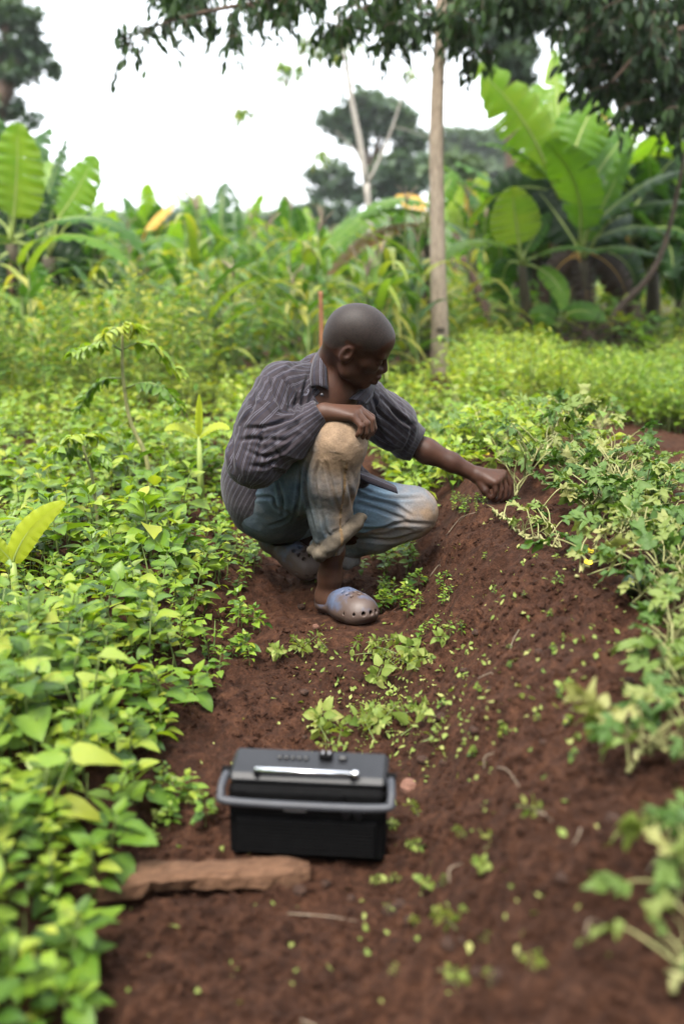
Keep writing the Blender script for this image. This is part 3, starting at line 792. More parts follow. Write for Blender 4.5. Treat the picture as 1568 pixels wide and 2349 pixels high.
def make_clog(name, heel, toe, up, lab, extra=0.0):
    f = norm(toe - heel); up = norm(np.asarray(up) - f * np.dot(up, f)); lf = np.cross(up, f); R = np.stack([f, lf, up], 1)
    L = float(np.linalg.norm(toe - heel)); o = (heel + toe) / 2; s = L / .27
    def W(x, y, z): return np.array([x, y, z]) * s
    S = Solid(np.array([-.155, -.075, -.02]) * s, np.array([.155, .075, .12]) * s, .0024)
    S.ell(W(.048, 0, .026), np.array([.086, .056, .024]) * s, None, .02); S.cone(W(.085, -.022, .022), W(.085, .022, .022), .028, .028, .02); S.ell(W(-.075, 0, .028), np.array([.062, .042, .018]) * s, None, .02)
    S.cone(W(-.09, 0, .022), W(.06, 0, .022), .026, .032, .02)
    S.ell(W(.050, 0, .036), np.array([.082, .055, .050]) * s, None, .015); S.cone(W(.085, -.018, .034), W(.085, .018, .034), .027, .027, .02)
    S.ell(W(.000, 0, .045), np.array([.065, .045, .050]) * s, None, .02)
    S.ell(W(-.085, 0, .045), np.array([.050, .041, .036]) * s, None, .015)
    S.ell(W(-.060, 0, .105), np.array([.068, .034, .068]) * s, None, .006, cut=True)
    S.ell(W(.000, 0, .046), np.array([.075, .037, .030]) * s, None, .004, cut=True)
    S.plane_cut(W(0, 0, .002), [0, 0, -1], .3)
    for i, y in enumerate((-.022, 0, .022)):
        for x in (.030, .052, .074):
            S.cone(W(x + .006 * (i % 2), y, .06), W(x + .006 * (i % 2), y, .11), .0062, .0062, .001, cut=True)
    for a in np.linspace(-1.25, 1.25, 7):
        p = W(.050 + .085 * math.cos(a), .053 * math.sin(a), .034); q = W(.050 + .060 * math.cos(a), .035 * math.sin(a), .040)
        S.cone(p, q, .0062, .0062, .001, cut=True)
    V, F = S.mesh(name); V = relax(V, F, 1, .3)
    n = fbm(V * 28, 4, 61); mud = np.clip(sstep(.055, .014, V[:, 2] / s) * .9 + sstep(.02, .10, V[:, 0] / s) * .95 + .10 + extra + .75 * n, 0, .95)
    C = np.array([.058, .074, .122]) * (1 + .12 * fbm(V * 60, 2, 62)[:, None]); C = C + (np.array([.056, .033, .0225]) - C) * mud[:, None]
    Wd = o + V @ R.T
    m = MAT_CLOG
    ob = child_obj('clog', Wd, F, (m,), {'cloth': np.clip(C, .01, .8)}); ob['label'] = lab; return ob
def clog_material():
    m, nt, b, out = new_mat('muddy_blue_foam'); at = N(nt, 'ShaderNodeAttribute', attribute_name='cloth')
    nt.links.new(at.outputs['Color'], b.inputs['Base Color']); b.inputs['Roughness'].default_value = .55
    n3 = noise_node(nt, 90, 4, .6); bump(nt, b, n3.outputs[0], .25, .003); return m
MAT_CLOG = clog_material()

make_person()
make_shirt()
make_jeans()
make_clog('clog', P(736, 1402, 3.115), P(853, 1434, 2.875), (0.05, -0.05, 1), 'muddy blue clog planted flat on the soil')
make_clog('clog', P(598, 1246, 3.36), P(733, 1332, 3.22), (0.45, -0.62, 0.60), 'muddy blue clog with its heel raised', .38)
# ------------------------------------------------------------------ portable radio
def make_radio():
    A, B = Gd(527, 1963, 0.005), Gd(882, 1982, 0.005); mid = (A + B) / 2
    rz = math.atan2(B[1] - A[1], B[0] - A[0]); W = float(np.linalg.norm(B - A)); Dp, Hh = .098, .172
    base = gzs(mid[0], mid[1] + .05)
    r = empty('radio', (mid[0], mid[1], 0.004), rz)
    tag(r, 'black portable radio with silver aerial and folded grey carrying handle on the soil', 'radio')
    blk = plain_mat('black_plastic', (.0025, .0025, .0028), (.005, .005, .0053), 80, .75, .08, .002, spec=.04)
    dusty = plain_mat('dusty_grey_plastic', (.008, .0083, .010), (.014, .0145, .017), 18, .45, .06, .002, spec=.3)
    hnd = plain_mat('grey_handle_plastic', (.027, .0285, .034), (.038, .040, .047), 30, .5, .05, .002, spec=.3)
    m, nt, b, o = new_mat('chrome_aerial'); b.inputs['Metallic'].default_value = 1; b.inputs['Base Color'].default_value = (.85, .85, .88, 1); b.inputs['Roughness'].default_value = .22
    chrome = m
    lt = plain_mat('pale_print', (.16, .16, .17), (.22, .22, .23), 30, .5, 0)
    def part(name, v, f, mt, par=r, sm=False):
        k = MB(); k.add(v, f); return k.build(name, mt, par, sm)
    v, f = box((0, Dp / 2, Hh / 2 - .012), (W, Dp, Hh - .024), None, .009); body = part('case', v, f, blk)
    # top: a shallow lid that slopes forward
    v, f = box((0, Dp / 2 + .006, Hh - .013), (W * 1.012, Dp * .90, .026), None, .008)
    v[:, 2] += np.where(v[:, 2] > Hh - .013, (v[:, 1] - Dp / 2) * .16, 0); top = part('top_panel', v, f, dusty)
    v, f = box((0, -.004, .052), (W * .90, .008, .074), None, .003); g = part('speaker_grille', v, f, blk)
    for i in range(9):
        v, f = box((0, -.0105, .022 + i * .0075), (W * .86, .004, .0032), None, .001); part('grille_bar', v, f, blk, g)
    v, f = box((-.02, -.003, .128), (W * .62, .006, .030), None, .002); dial = part('tuning_scale', v, f, blk)
    v, f = box((-.02, -.0075, .108), (.042, .002, .004)); part('name_plate', v, f, lt)
    for x in (.075, .098):                                  # two round knobs on the front
        pts = [(x, -.001, .104), (x, -.012, .104)]; v, f = tube(pts, [.008, .007], 14); part('knob', v, f, dusty)
    # handle: three-sided bar swung forward and down
    y0 = -.022
    path = [(-W / 2 - .008, Dp * .42, Hh - .016), (-W / 2 - .011, Dp * .05, Hh - .022), (-W / 2 - .010, y0 + .010, Hh - .034), (-W / 2 + .004, y0, Hh - .042),
            (0, y0 - .002, Hh - .044), (W / 2 - .004, y0, Hh - .042), (W / 2 + .010, y0 + .010, Hh - .034), (W / 2 + .011, Dp * .05, Hh - .022), (W / 2 + .008, Dp * .42, Hh - .016)]
    pp = spline(path, 60); v, f = tube(pp, .0078, 10); part('handle', v, f, hnd, sm=True)
    for sx in (-1, 1):
        v, f = tube([(sx * (W / 2 - .004), Dp * .42, Hh - .016), (sx * (W / 2 + .018), Dp * .42, Hh - .016)], .0105, 14); part('handle_pivot', v, f, blk)
    # aerial folded along the front edge of the lid
    zt = Hh + .0055; a = (-W / 2 + .050, .012, zt); c = (W / 2 - .066, .012, zt)
    v, f = tube([a, tuple(np.array(a) * .45 + np.array(c) * .55), c], [.0052, .0048, .0042], 12); an = part('aerial', v, f, chrome, sm=True)
    v, f = tube([(c[0] + .002, .012, zt), (c[0] + .006, .012, zt), (c[0] + .013, .012, zt), (c[0] + .016, .012, zt)], [.004, .0068, .0068, .003], 12); part('aerial_tip', v, f, chrome, an, True)
    for x in (a[0] + .002, c[0] + .004):
        v, f = box((x, .012, Hh - .0005), (.010, .014, .007), None, .002); part('aerial_clip', v, f, blk)
    v, f = box((.030, Dp * .70, Hh + .010), (.026, .020, .011), None, .003); part('switch', v, f, blk)
    for x in (.024, .036): v, f = box((x, Dp * .70, Hh + .0165), (.004, .010, .002)); part('switch_mark', v, f, lt)
    v, f = box((.062, Dp * .70, Hh + .008), (.016, .014, .008), None, .003); part('button', v, f, dusty)
    for i, x in enumerate(np.linspace(-.058, -.008, 5)): v, f = box((x, Dp * .68, Hh + .0055), (.009, .012, .006), None, .002); part('button', v, f, dusty)
    return r
make_radio()

# ------------------------------------------------------------------ split timber
def make_plank():
    n = 26; L = .52; rg = np.random.default_rng(4); k = MB(); rows = []
    xs = np.linspace(0, 1, n)
    for i, t in enumerate(xs):
        w = .038 * (1 - .25 * t) * (1 + .10 * math.sin(9 * t) + .08 * (rg.random() - .5)); h = .038 * (1 - .2 * t)
        if t > .92: w *= 1 - (t - .92) * 6; h *= 1 - (t - .92) * 4
        c = np.array([t * L, .006 * math.sin(5 * t), 0.0]); pr = []
        for (a, b) in ((-1, .1), (-.92, .75), (-.5, 1.0), (.1, 1.04), (.6, .93), (.95, .7), (1, .1), (.8, -.2), (0, -.35), (-.7, -.25)):
            j = .22 * (rg.random(2) - .5); notch = .35 if (.30 < t < .52 and a < -.4 and b < .5) else 0
            pr.append(c + [0, (a + j[0] + notch) * w, max(0, (b + j[1])) * h + .002])
        rows.append(pr)
    V = np.array(rows).reshape(-1, 3); f = []
    for i in range(n - 1):
        for j in range(10): f.append((i * 10 + j, i * 10 + (j + 1) % 10, i * 10 + 10 + (j + 1) % 10, i * 10 + 10 + j))
    f += [tuple(range(9, -1, -1)), tuple((n - 1) * 10 + j for j in range(10))]
    k.add(V, f)
    a, b = Gd(175, 2048, .012), Gd(708, 1998, .012)
    m = plain_mat('weathered_wood', (.040, .019, .010), (.150, .080, .046), 22, .85, .8, .008, 7, .2, (1, 9, 9))
    o = k.build('split_timber', m, None, False); o.location = (a[0], a[1], .006); o.rotation_euler = (0, 0, math.atan2(b[1] - a[1], b[0] - a[0]))
    o.scale = (np.linalg.norm(b - a) / L, 1, 1)
    tag(o, 'rough split brown timber lying on the soil in front of the radio', 'timber')
make_plank()
# ------------------------------------------------------------------ foliage building blocks
def rot(az, el, roll=0.0):
    """matrix that takes local +Y (leaf axis) to direction az/el, local +Z to the upper face"""
    ca, sa, ce, se, cr, sr = math.cos(az), math.sin(az), math.cos(el), math.sin(el), math.cos(roll), math.sin(roll)
    Rz = np.array([[ca, -sa, 0], [sa, ca, 0], [0, 0, 1]]); Rx = np.array([[1, 0, 0], [0, ce, -se], [0, se, ce]]); Ry = np.array([[cr, 0, sr], [0, 1, 0], [-sr, 0, cr]])
    return Rz @ Rx @ Ry
def leaf_geo(L, W, n=5, fold=.25, curl=.6, prof='ovate', wave=0.0, seed=0):
    t = np.linspace(0, 1, n + 1)
    w = {'ovate': np.sin(np.pi * t ** .62) ** .85, 'lance': np.sin(np.pi * t ** .8) ** .8, 'heart': np.sin(np.pi * np.clip(t * .94 + .06, 0, 1) ** .45) ** .8,
         'strap': np.minimum(1, 6 * t + .35) * (1 - t ** 2.5)}[prof] * W / 2
    w = w * (1 + .16 * (np.random.default_rng(seed + 5).random(n + 1) - .5)); w[-1] = 0.0 if prof != 'strap' else .002
    a = curl * t; y = np.concatenate([[0], np.cumsum(np.cos((a[1:] + a[:-1]) / 2))]) * L / n; z = -np.concatenate([[0], np.cumsum(np.sin((a[1:] + a[:-1]) / 2))]) * L / n
    rg = np.random.default_rng(seed); wv = wave * W * (rg.random((2, n + 1)) - .5)
    V = np.stack([np.stack([-w, y, z + fold * w + wv[0]], 1), np.stack([0 * w, y, z], 1), np.stack([w, y, z + fold * w + wv[1]], 1)], 1).reshape(-1, 3)
    F = [q for i in range(n) for q in ((3 * i, 3 * i + 1, 3 * i + 4, 3 * i + 3), (3 * i + 1, 3 * i + 2, 3 * i + 5, 3 * i + 4))]
    return V, F
def lobed_geo(L, rg):
    """deeply cut melon leaf: lobes along a midrib"""
    V, F, n = [], [], 0
    lob = [(0.42, 0, .58, .26)] + [(p, s * a, l, w) for p, a, l, w in ((.10, 1.25, .34, .20), (.30, 1.0, .46, .22), (.55, .75, .36, .17)) for s in (-1, 1)]
    cup = rg.uniform(.1, .5)
    for (p, a, l, w) in lob:
        v, f = leaf_geo(l * L, w * L * 1.15, 4, rg.uniform(-.3, .5), rg.uniform(-.3, 1.5), 'strap', .55, int(rg.integers(1e6)))
        R = rot(-a + rg.normal(0, .18), cup * abs(a) * .5 + rg.uniform(-.4, .4), rg.normal(0, .4)); v = v @ R.T + [0, p * L, 0]
        V.append(v); F += [tuple(i + n for i in q) for q in f]; n += len(v)
    v = np.array([[-.05, 0, 0], [.05, 0, 0], [.07, .35, 0], [0, .6, 0], [-.07, .35, 0]]) * L; V.append(v); F.append(tuple(range(n, n + 5)))
    return np.concatenate(V), F

G_BRIGHT = [(0.0, (0.026, 0.066, 0.008)), (0.35, (0.078, 0.155, 0.013)), (0.65, (0.150, 0.238, 0.021)), (1.0, (0.265, 0.295, 0.034))]
G_MID = [(0.0, (0.014, 0.044, 0.008)), (0.4, (0.045, 0.112, 0.016)), (0.7, (0.105, 0.190, 0.024)), (1.0, (0.260, 0.260, 0.045))]
G_BANANA = [(0.0, (0.005, 0.018, 0.005)), (0.22, (0.011, 0.036, 0.007)), (0.45, (0.036, 0.102, 0.013)), (0.75, (0.095, 0.200, 0.016)), (1.0, (0.180, 0.255, 0.026))]  # lowest stops darkened, so the right clump's shade sits in the leaf colour
G_DARK = [(0.0, (0.006, 0.014, 0.006)), (0.5, (0.013, 0.028, 0.010)), (1.0, (0.036, 0.066, 0.018))]
G_FAR = [(0.0, (0.018, 0.040, 0.022)), (0.5, (0.035, 0.068, 0.034)), (1.0, (0.065, 0.105, 0.045))]
G_MELON = [(0.0, (0.022, 0.064, 0.010)), (0.45, (0.062, 0.122, 0.018)), (0.75, (0.125, 0.175, 0.034)), (1.0, (0.25, 0.24, 0.085))]
M_WEED = leaf_mat('weed_leaf', G_BRIGHT, .40, .40, 45, vary=1.0, spec=.36); M_WEED2 = leaf_mat('field_weed_leaf', G_MID, .5, .42, 45, spec=.2)
M_YOUNG = leaf_mat('young_banana_leaf', [(0, (.16, .24, .02)), (1, (.30, .35, .035))], .45, .5, 9, spec=.25); M_WILT = leaf_mat('wilted_weed_leaf', [(0, (.075, .125, .022)), (.5, (.17, .225, .05)), (1, (.29, .30, .10))], .6, .35, 40, spec=.2)
M_BAN = leaf_mat('banana_leaf', G_BANANA, .45, .5, 7, spec=.25); M_MAIZE = leaf_mat('maize_leaf', G_MID, .45, .38, 12)
M_DARK = leaf_mat('dark_tree_leaf', G_DARK, .6, .3, 25, (1.2, 1.4, .6), spec=.15); M_FAR = leaf_mat('far_tree_leaf', G_FAR, .6, .25, 8)
M_MELON = leaf_mat('melon_leaf', G_MELON, .6, .32, 50, (1.3, 1.35, .6))
M_DRYLEAF = leaf_mat('dry_banana_leaf', [(0, (.018, .011, .006)), (.3, (.050, .028, .014)), (.55, (.20, .12, .045)), (1, (.45, .27, .05))], .7, .3, 12, (1.3, 1.1, .6))
M_STEM = plain_mat('green_stem', (.075, .115, .030), (.15, .19, .06), 40, .6, .2); M_VINE = plain_mat('pale_vine_stem', (.14, .16, .055), (.27, .25, .11), 30, .65, .3)
M_RIB = plain_mat('pale_midrib', (.16, .22, .05), (.26, .32, .08), 10, .5, .1)
M_BARK = plain_mat('pale_grey_brown_bark', (.17, .130, .095), (.40, .325, .25), 9, .9, .7, .02, 7, .2, (5, 5, 1.2))
M_PALEBARK = plain_mat('pale_bark', (.20, .18, .155), (.34, .315, .28), 8, .85, .4, .01, 5, .2, (4, 4, 1))
M_PSTEM = plain_mat('banana_stem', (.014, .012, .006), (.060, .048, .020), 9, .7, .5, .02, 5, .3, (6, 6, .7))
M_TWIG = plain_mat('brown_twig', (.040, .026, .018), (.10, .065, .045), 20, .9, .4); M_STRAW = plain_mat('dry_straw', (.13, .098, .065), (.26, .21, .155), 40, .85, .2)

# ------------------------------------------------------------------ leafy weeds of the left bed
def weed_plan(rg, h, leaf, spread=1.0):
    """stem points and a list of (position, matrix, leaf length) for an upright weed with paired leaves"""
    lean = rg.normal(0, .14, 2); top = np.array([lean[0] * h, lean[1] * h, h]); st = bez((0, 0, 0), (top[0] * .3, top[1] * .3, h * .55), top, 6)
    out = []; nn = rg.integers(5, 8); az0 = rg.uniform(0, 6.28)
    for i in range(nn):
        t = .30 + .70 * (i + .3) / nn; p = st[0] * 0 + np.array([np.interp(t, np.linspace(0, 1, 6), st[:, k]) for k in range(3)])
        sz = leaf * (1.05 - .55 * t ** 2.5) * rg.uniform(.55, 1.15)
        for s in (0, 1):
            az = az0 + i * 1.571 + s * math.pi + rg.normal(0, .25); el = .15 + .75 * t ** 3 + rg.normal(0, .18)
            d = np.array([-math.sin(az) * math.cos(el), math.cos(az) * math.cos(el), math.sin(el)])
            out.append((p + d * sz * .25, rot(az, el, rg.normal(0, .25)), sz))
    for k in range(2):
        az = az0 + rg.uniform(0, 6.28); out.append((st[-1], rot(az, 1.0, 0), leaf * .45))
    return st, out
LEAFV = [leaf_geo(1, rg_w, 6, f, c, 'ovate', .10, i) for i, (rg_w, f, c) in enumerate(((.68, .22, .8), (.60, .18, 1.1), (.74, .25, .6), (.62, .15, .3), (.70, .2, 1.3), (.56, .3, .9)))]
def rib(t, n, d=.10):
    return np.tile([t - d * .5, t + d, t - d * .5], n)
def mesh_of(name, v, f, mats, tint=.5):
    k = MB(); k.add(v, f, tint); me = k.mesh(name)
    for m in mats: me.materials.append(m)
    me.polygons.foreach_set('use_smooth', np.ones(len(me.polygons), bool)); return me
LEAF_ME = [mesh_of('leaf', v, f, (M_WEED,), rib(.12 + .14 * i, 7)) for i, (v, f) in enumerate(LEAFV)]
def m4(R, p, s=1.0):
    M = Matrix.Identity(4)
    for i in range(3):
        for j in range(3): M[i][j] = float(R[i, j] * s)
        M[i][3] = float(p[i])
    return M
def weed_near(loc, h, leaf, rg, label, group, rz):
    r = empty('leafy_weed', loc, rz); tag(r, label, 'weed', group)
    st, plan = weed_plan(rg, h, leaf); k = MB(); v, f = tube(st, np.linspace(.0032, .0014, 6), 5); k.add(v, f); k.build('stem', M_STEM, r)
    for (p, R, s) in plan:
        o = bpy.data.objects.new('leaf', LEAF_ME[int(rg.integers(6))]); col.objects.link(o); o.parent = r; o.matrix_basis = m4(R, p, s)
    return r
def weed_template(rg, h, leaf, nlow=True):
    st, plan = weed_plan(rg, h, leaf); a, b = MB(), MB()
    v, f = tube(st, np.linspace(.003, .0013, 6), 4); a.add(v, f)
    for (p, R, s) in plan:
        v, f = leaf_geo(s, s * rg.uniform(.56, .76), 4, rg.uniform(.15, .4), rg.uniform(.2, 1.1), 'ovate', .1, int(rg.integers(1e6)))
        b.add(v @ R.T + p, f, np.clip(rib(rg.normal(.46, .24), 5), 0, 1))
    return a.mesh('stem'), b.mesh('foliage'), (a, b)
rg = np.random.default_rng(11)
TPL = []
for i in range(12):
    a, b, raw = weed_template(rg, rg.uniform(.10, .20), rg.uniform(.055, .100)); a.materials.append(M_STEM); b.materials.append(M_WEED)
    b.polygons.foreach_set('use_smooth', np.ones(len(b.polygons), bool)); TPL.append((a, b, raw))
WILT = []
for a, b, raw in TPL:
    c = b.copy(); c.materials.clear(); c.materials.append(M_WILT); WILT.append(c)
def edge_x(y): return np.interp(y, [.8, 1.2, 1.6, 2.05, 2.4, 2.7, 3.3, 4.2], [-.42, -.43, -.47, -.46, -.38, -.34, -.36, -.36])
GW = 'leafy weeds of the left bed'
CLEAR = [(*P(456, 1000, 4.0)[:2], .14), (P(456, 1000, 4.0)[0] + .03, 3.75, .13), (P(456, 1000, 4.0)[0] + .05, 3.55, .10), (*P(340, 1060, 4.1)[:2], .06), (*P(70, 1240, 2.7)[:2], .09)]
def in_clearing(x, y): return any((x - a) ** 2 + (y - b) ** 2 < r * r for a, b, r in CLEAR)
def place_left_weeds():
    rg = np.random.default_rng(21); pts = []; tries = 0
    while len(pts) < 285 and tries < 40000:
        tries += 1; y = rg.uniform(.98, 4.3); x = edge_x(y) + .05 - rg.random() ** 1.15 * (.36 * y + .62 - .36); dm = .052 + .012 * y
        if x < -(.355 * y + .16): continue
        if in_clearing(x, y): continue
        if abs(x - PO[0] + .16) < .16 and 2.75 < y < 3.65: continue
        if 2.9 < y < 3.7 and x > -.33: continue
        if min([((x - q[0]) ** 2 + (y - q[1]) ** 2) for q in pts] + [9]) < dm * dm: continue
        pts.append((x, y))
    pts.sort(key=lambda q: q[1])
    for i, (x, y) in enumerate(pts):
        edge = sstep(-.02, -.22, np.array([x - edge_x(y)]))[0]; sc = (.50 + .50 * edge) * rg.uniform(.62, 1.40); z = gzs(x, y) - .006
        if i < 75:
            weed_near((x, y, z), .20 * sc, rg.uniform(.060, .098) * (.6 + .4 * sc), rg, 'leafy green weed in the nearest, blurred part of the left bed', GW + ', nearest', rg.uniform(0, 6.28))
        else:
            a, b, raw = TPL[int(rg.integers(len(TPL)))]; r = empty('leafy_weed', (x, y, z), rg.uniform(0, 6.28)); r.scale = (sc, sc, sc * rg.uniform(.9, 1.15))
            tag(r, 'leafy green weed in the left bed beside the squatting person', 'weed', GW)
            o = bpy.data.objects.new('stem', a); col.objects.link(o); o.parent = r
            o = bpy.data.objects.new('foliage', b); col.objects.link(o); o.parent = r; o['kind'] = 'stuff'
place_left_weeds()
for i, (x, y) in enumerate(((345, 1418), (330, 1432), (348, 1470))):       # three weeds in flower
    q = on_ground(x, y + 42); r = weed_near((q[0], q[1], q[2]), .16, .06, np.random.default_rng(60 + i), ['flowering weed with a pale purple bloom, rightmost of the upper two', 'flowering weed with a pale purple bloom, leftmost of three', 'flowering weed with a pale purple bloom, lowest of three'][i], 'flowering weeds', 0)
    top = P(x, y, q[1] - .02) - q; k = MB(); v, f = tube(bez((0, 0, 0), top * .5 + [0, .01, 0], top, 6), .0012, 4); k.add(v, f); k.build('flower_stalk', M_STEM, r); k = MB()
    for j in range(5): v, f = leaf_geo(.009, .008, 3, .2, -.5, 'ovate'); k.add(v @ rot(j * 1.2566, .6).T + top, f)
    k.build('flower', plain_mat('pale_purple_petal', (.42, .30, .50), (.60, .50, .66), 60, .6, 0), r)

def scatter_mass(name, label, pts, make, mats):
    k = MB()
    for p in pts: make(k, p)
    o = k.build(name, mats); tag(o, label, None, None, 'stuff'); return o
def mass_weed(hmin, hmax, leaf, nl, tlo, thi, wide=.5):
    def mk(k, p):
        x, y, z = p; rg = np.random.default_rng(int(abs(x * 7919 + y * 104729) * 1000) % (2 ** 31)); pt = .5 + .9 * float(noise3(np.array([[x * .9, y * .45, 3.0]]), 70)[0]); h = rg.uniform(hmin, hmax) * (.75 + .5 * pt); tb = tlo + (thi - tlo) * float(np.clip(.5 * rg.random() + .6 * pt, 0, 1.1))
        top = np.array([rg.normal(0, .2) * h, rg.normal(0, .2) * h, h]); v, f = tube([(0, 0, 0), top * .5, top], [.003, .0025, .0015], 3, False); k.add(v + [x, y, z], f, tb, 1)
        for i in range(nl):
            t = rg.uniform(.25, 1) ** .7; az = rg.uniform(0, 6.28); el = rg.normal(.35, .35); s = leaf * rg.uniform(.6, 1.25)
            v, f = leaf_geo(s, s * wide * rg.uniform(.8, 1.2), 2, .25, .7, 'lance'); r0 = rg.uniform(0, .06)
            k.add(v @ rot(az, el, rg.normal(0, .4)).T + top * t + [x - math.sin(az) * r0, y + math.cos(az) * r0, z], f, np.clip(tb + rg.normal(0, .16), 0, 1))
    return mk
def field_points(n, y0, y1, xa, xb, rg, pw=1.0):
    out = []
    while len(out) < n:
        y = y0 + (y1 - y0) * rg.random() ** pw; lo, hi = max(xa, -(.37 * y + .3)), min(xb, .37 * y + .3)
        if hi <= lo: continue
        x = rg.uniform(lo, hi)
        if in_clearing(x, y): continue
        out.append((x, y, gzs(x, y) - .01))
    return out
rg = np.random.default_rng(5)
# low carpet under the bed's weeds, and the weedy field further back
bedp = [(x, y, gzs(x, y)) for x, y in ((rg.uniform(-2.0, -.34), rg.uniform(1.0, 4.4)) for _ in range(1500)) if x < edge_x(y) - .02 and x > -(.36 * y + .15)]
scatter_mass('ground_cover', 'low green seedlings carpeting the soil under the left bed', bedp, mass_weed(.02, .09, .035, 6, .4, .8, .6), (M_WEED, M_STEM))
def clear_furrow(q):
    x, y = proj(q)
    if abs(x - 1008) < 34 and 6.4 < q[1] < 8.4: return False
    return not (x > 1080 and y > np.interp(x, [1080, 1190, 1350, 1568], [1000, 955, 975, 1000]))
fp = [q for q in field_points(1300, 4.2, 8.2, -3.5, 1.2, rg, 1.1) if not (-.15 < q[0] < .55 and q[1] < 5.0) and clear_furrow(q)]
scatter_mass('field_weeds', 'mixed green weeds covering the field behind the person', fp, mass_weed(.06, .26, .058, 15, .22, .78, .5), (M_WEED, M_STEM))
fp = [q for q in field_points(420, 6.0, 9.2, -3.6, -.9, rg)]
scatter_mass('tall_field_weeds', 'taller dull green weeds at the left back of the field', fp, mass_weed(.34, .72, .075, 26, .20, .75, .33), (M_WEED2, M_STEM))
fp = [q for q in field_points(950, 5.6, 8.8, .75, 4, rg) if q[0] > .52 + .06 * (q[1] - 5) and clear_furrow(q)]
scatter_mass('feathery_weeds', 'bright feathery weeds banked up below the banana clump', fp, mass_weed(.12, .36, .055, 24, .25, .78, .34), (M_WEED, M_STEM))
fp = [q for q in field_points(260, 3.9, 6.0, 1.0, 3.0, rg) if q[0] > 1.15 and clear_furrow(q)]
for _ in range(420):
    y = rg.uniform(2.0, 8.5); x = rg.uniform(max(1.75, .37 * y + .15), 5.5); fp.append((x, y, gzs(x, y) - .01))
scatter_mass('bank_weeds', 'leafy weeds along the far side of the right furrow', fp, mass_weed(.10, .28, .060, 16, .4, .8, .5), (M_WEED, M_STEM))
bank_extra = 0
fp = [q for q in field_points(160, 3.75, 5.0, .18, 1.0, rg)]
scatter_mass('pale_weeds', 'pale green weeds behind the reaching arm', fp, mass_weed(.08, .24, .058, 18, .55, 1.0, .5), (M_WEED, M_STEM))
fp = field_points(620, 8.8, 30, -14, 14, rg, 1.3)
scatter_mass('undergrowth', 'dense green undergrowth between the maize and bananas', fp, mass_weed(.25, .70, .19, 24, .25, 1.0, .40), (M_WEED2, M_STEM))

# ------------------------------------------------------------------ banana plants
def banana_leaf(base, tip, bow, W, face, tear=.3, tint=.6, seed=0, pet=None, mats=None, name='leaf', parent=None, org=(0, 0, 0), mesh_only=False):
    tear = max(0, min(1.0, tear * 1.15 + .14)); rg = np.random.default_rng(seed); base, tip, bow, face = (np.asarray(q, float) for q in (base, tip, bow, face))
    n = 40; mid = bez(base, (base + tip) / 2 + bow, tip, n + 1); T = np.gradient(mid, axis=0); T /= np.linalg.norm(T, axis=1)[:, None]
    sd = np.cross(T, face); sd /= np.linalg.norm(sd, axis=1)[:, None] + 1e-9; nr = np.cross(sd, T)
    t = np.linspace(0, 1, n + 1); w = W / 2 * np.clip(np.sin(np.pi * np.clip(t * .97 + .02, 0, 1) ** .72), 0, 1) ** .55; w[0] = .01; w[-1] = .004
    k = MB(); m = 4
    for sg in (-1, 1):
        i = 0
        while i < n:
            step = int(rg.integers(1, 5)) if rg.random() < tear else int(rg.integers(6, 15)); j = min(n, i + step); idx = np.arange(i, j + 1)
            dr = rg.uniform(0, .30) * tear; sh = rg.uniform(.05, .22) * min(1, tear * 1.6) if j < n else 0; rows = []
            for a in idx:
                u = np.linspace(0, 1, m + 1); aa = a - (a - (i + j) / 2) * sh * 2 * u / max(1, 1)
                c = np.stack([np.interp(aa, np.arange(n + 1), mid[:, q]) for q in range(3)], 1); c = mid[a] * (1 - u)[:, None] + c * u[:, None]
                wv = .04 * W * math.sin(a * 1.3 + sg + seed) * u ** 2
                rows.append(c + np.outer(sg * w[a] * u, sd[a]) + np.outer(.22 * w[a] * u - (.30 + dr) * w[a] * u ** 2 + wv, nr[a]))
            V = np.concatenate(rows); q = m + 1
            F = [(r * q + s, r * q + s + 1, (r + 1) * q + s + 1, (r + 1) * q + s) for r in range(len(idx) - 1) for s in range(m)]
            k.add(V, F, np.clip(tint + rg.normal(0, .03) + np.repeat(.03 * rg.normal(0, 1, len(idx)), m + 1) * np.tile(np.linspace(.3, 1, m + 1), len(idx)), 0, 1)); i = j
    pts = mid - nr * .004
    if pet is not None: pts = np.vstack([np.asarray(pet, float)[None], (np.asarray(pet, float) * .5 + base * .5 + [0, 0, .02])[None], pts])
    v, f = tube(pts, np.linspace(.017, .003, len(pts)) * (W / .45) ** .5, 5); k.add(v, f, .9, 1)
    for q in range(len(k.v)): k.v[q] = k.v[q] - np.asarray(org)
    if mesh_only: return k.mesh(name)
    return k.build(name, mats or (M_BAN, M_RIB), parent)
def pseudostem(pts, r0, r1, parent, org, seed=1):
    k = MB(); p = spline(pts, 10); v, f = tube(p, np.linspace(r0, r1, 10), 10, True, .10, seed); k.add(v - np.asarray(org), f)
    rg = np.random.default_rng(seed)
    for i in range(5):                                     # dry sheaths hanging on the stem
        q = p[int(rg.integers(2, 9))]; az = rg.uniform(0, 6.28); v, f = leaf_geo(rg.uniform(.2, .4), .05, 4, .2, .4, 'lance', .3, i)
        k.add(v @ rot(az, -1.2).T + q + np.array([-math.sin(az), math.cos(az), 0]) * r0 * .9 - np.asarray(org), f, .4, 1)
    return k.build('pseudostem', (M_PSTEM, M_DRYLEAF), parent)
FACE_CAM = np.array([0, -1.0, .35]); FACE_UP = np.array([0, -.25, 1.0])
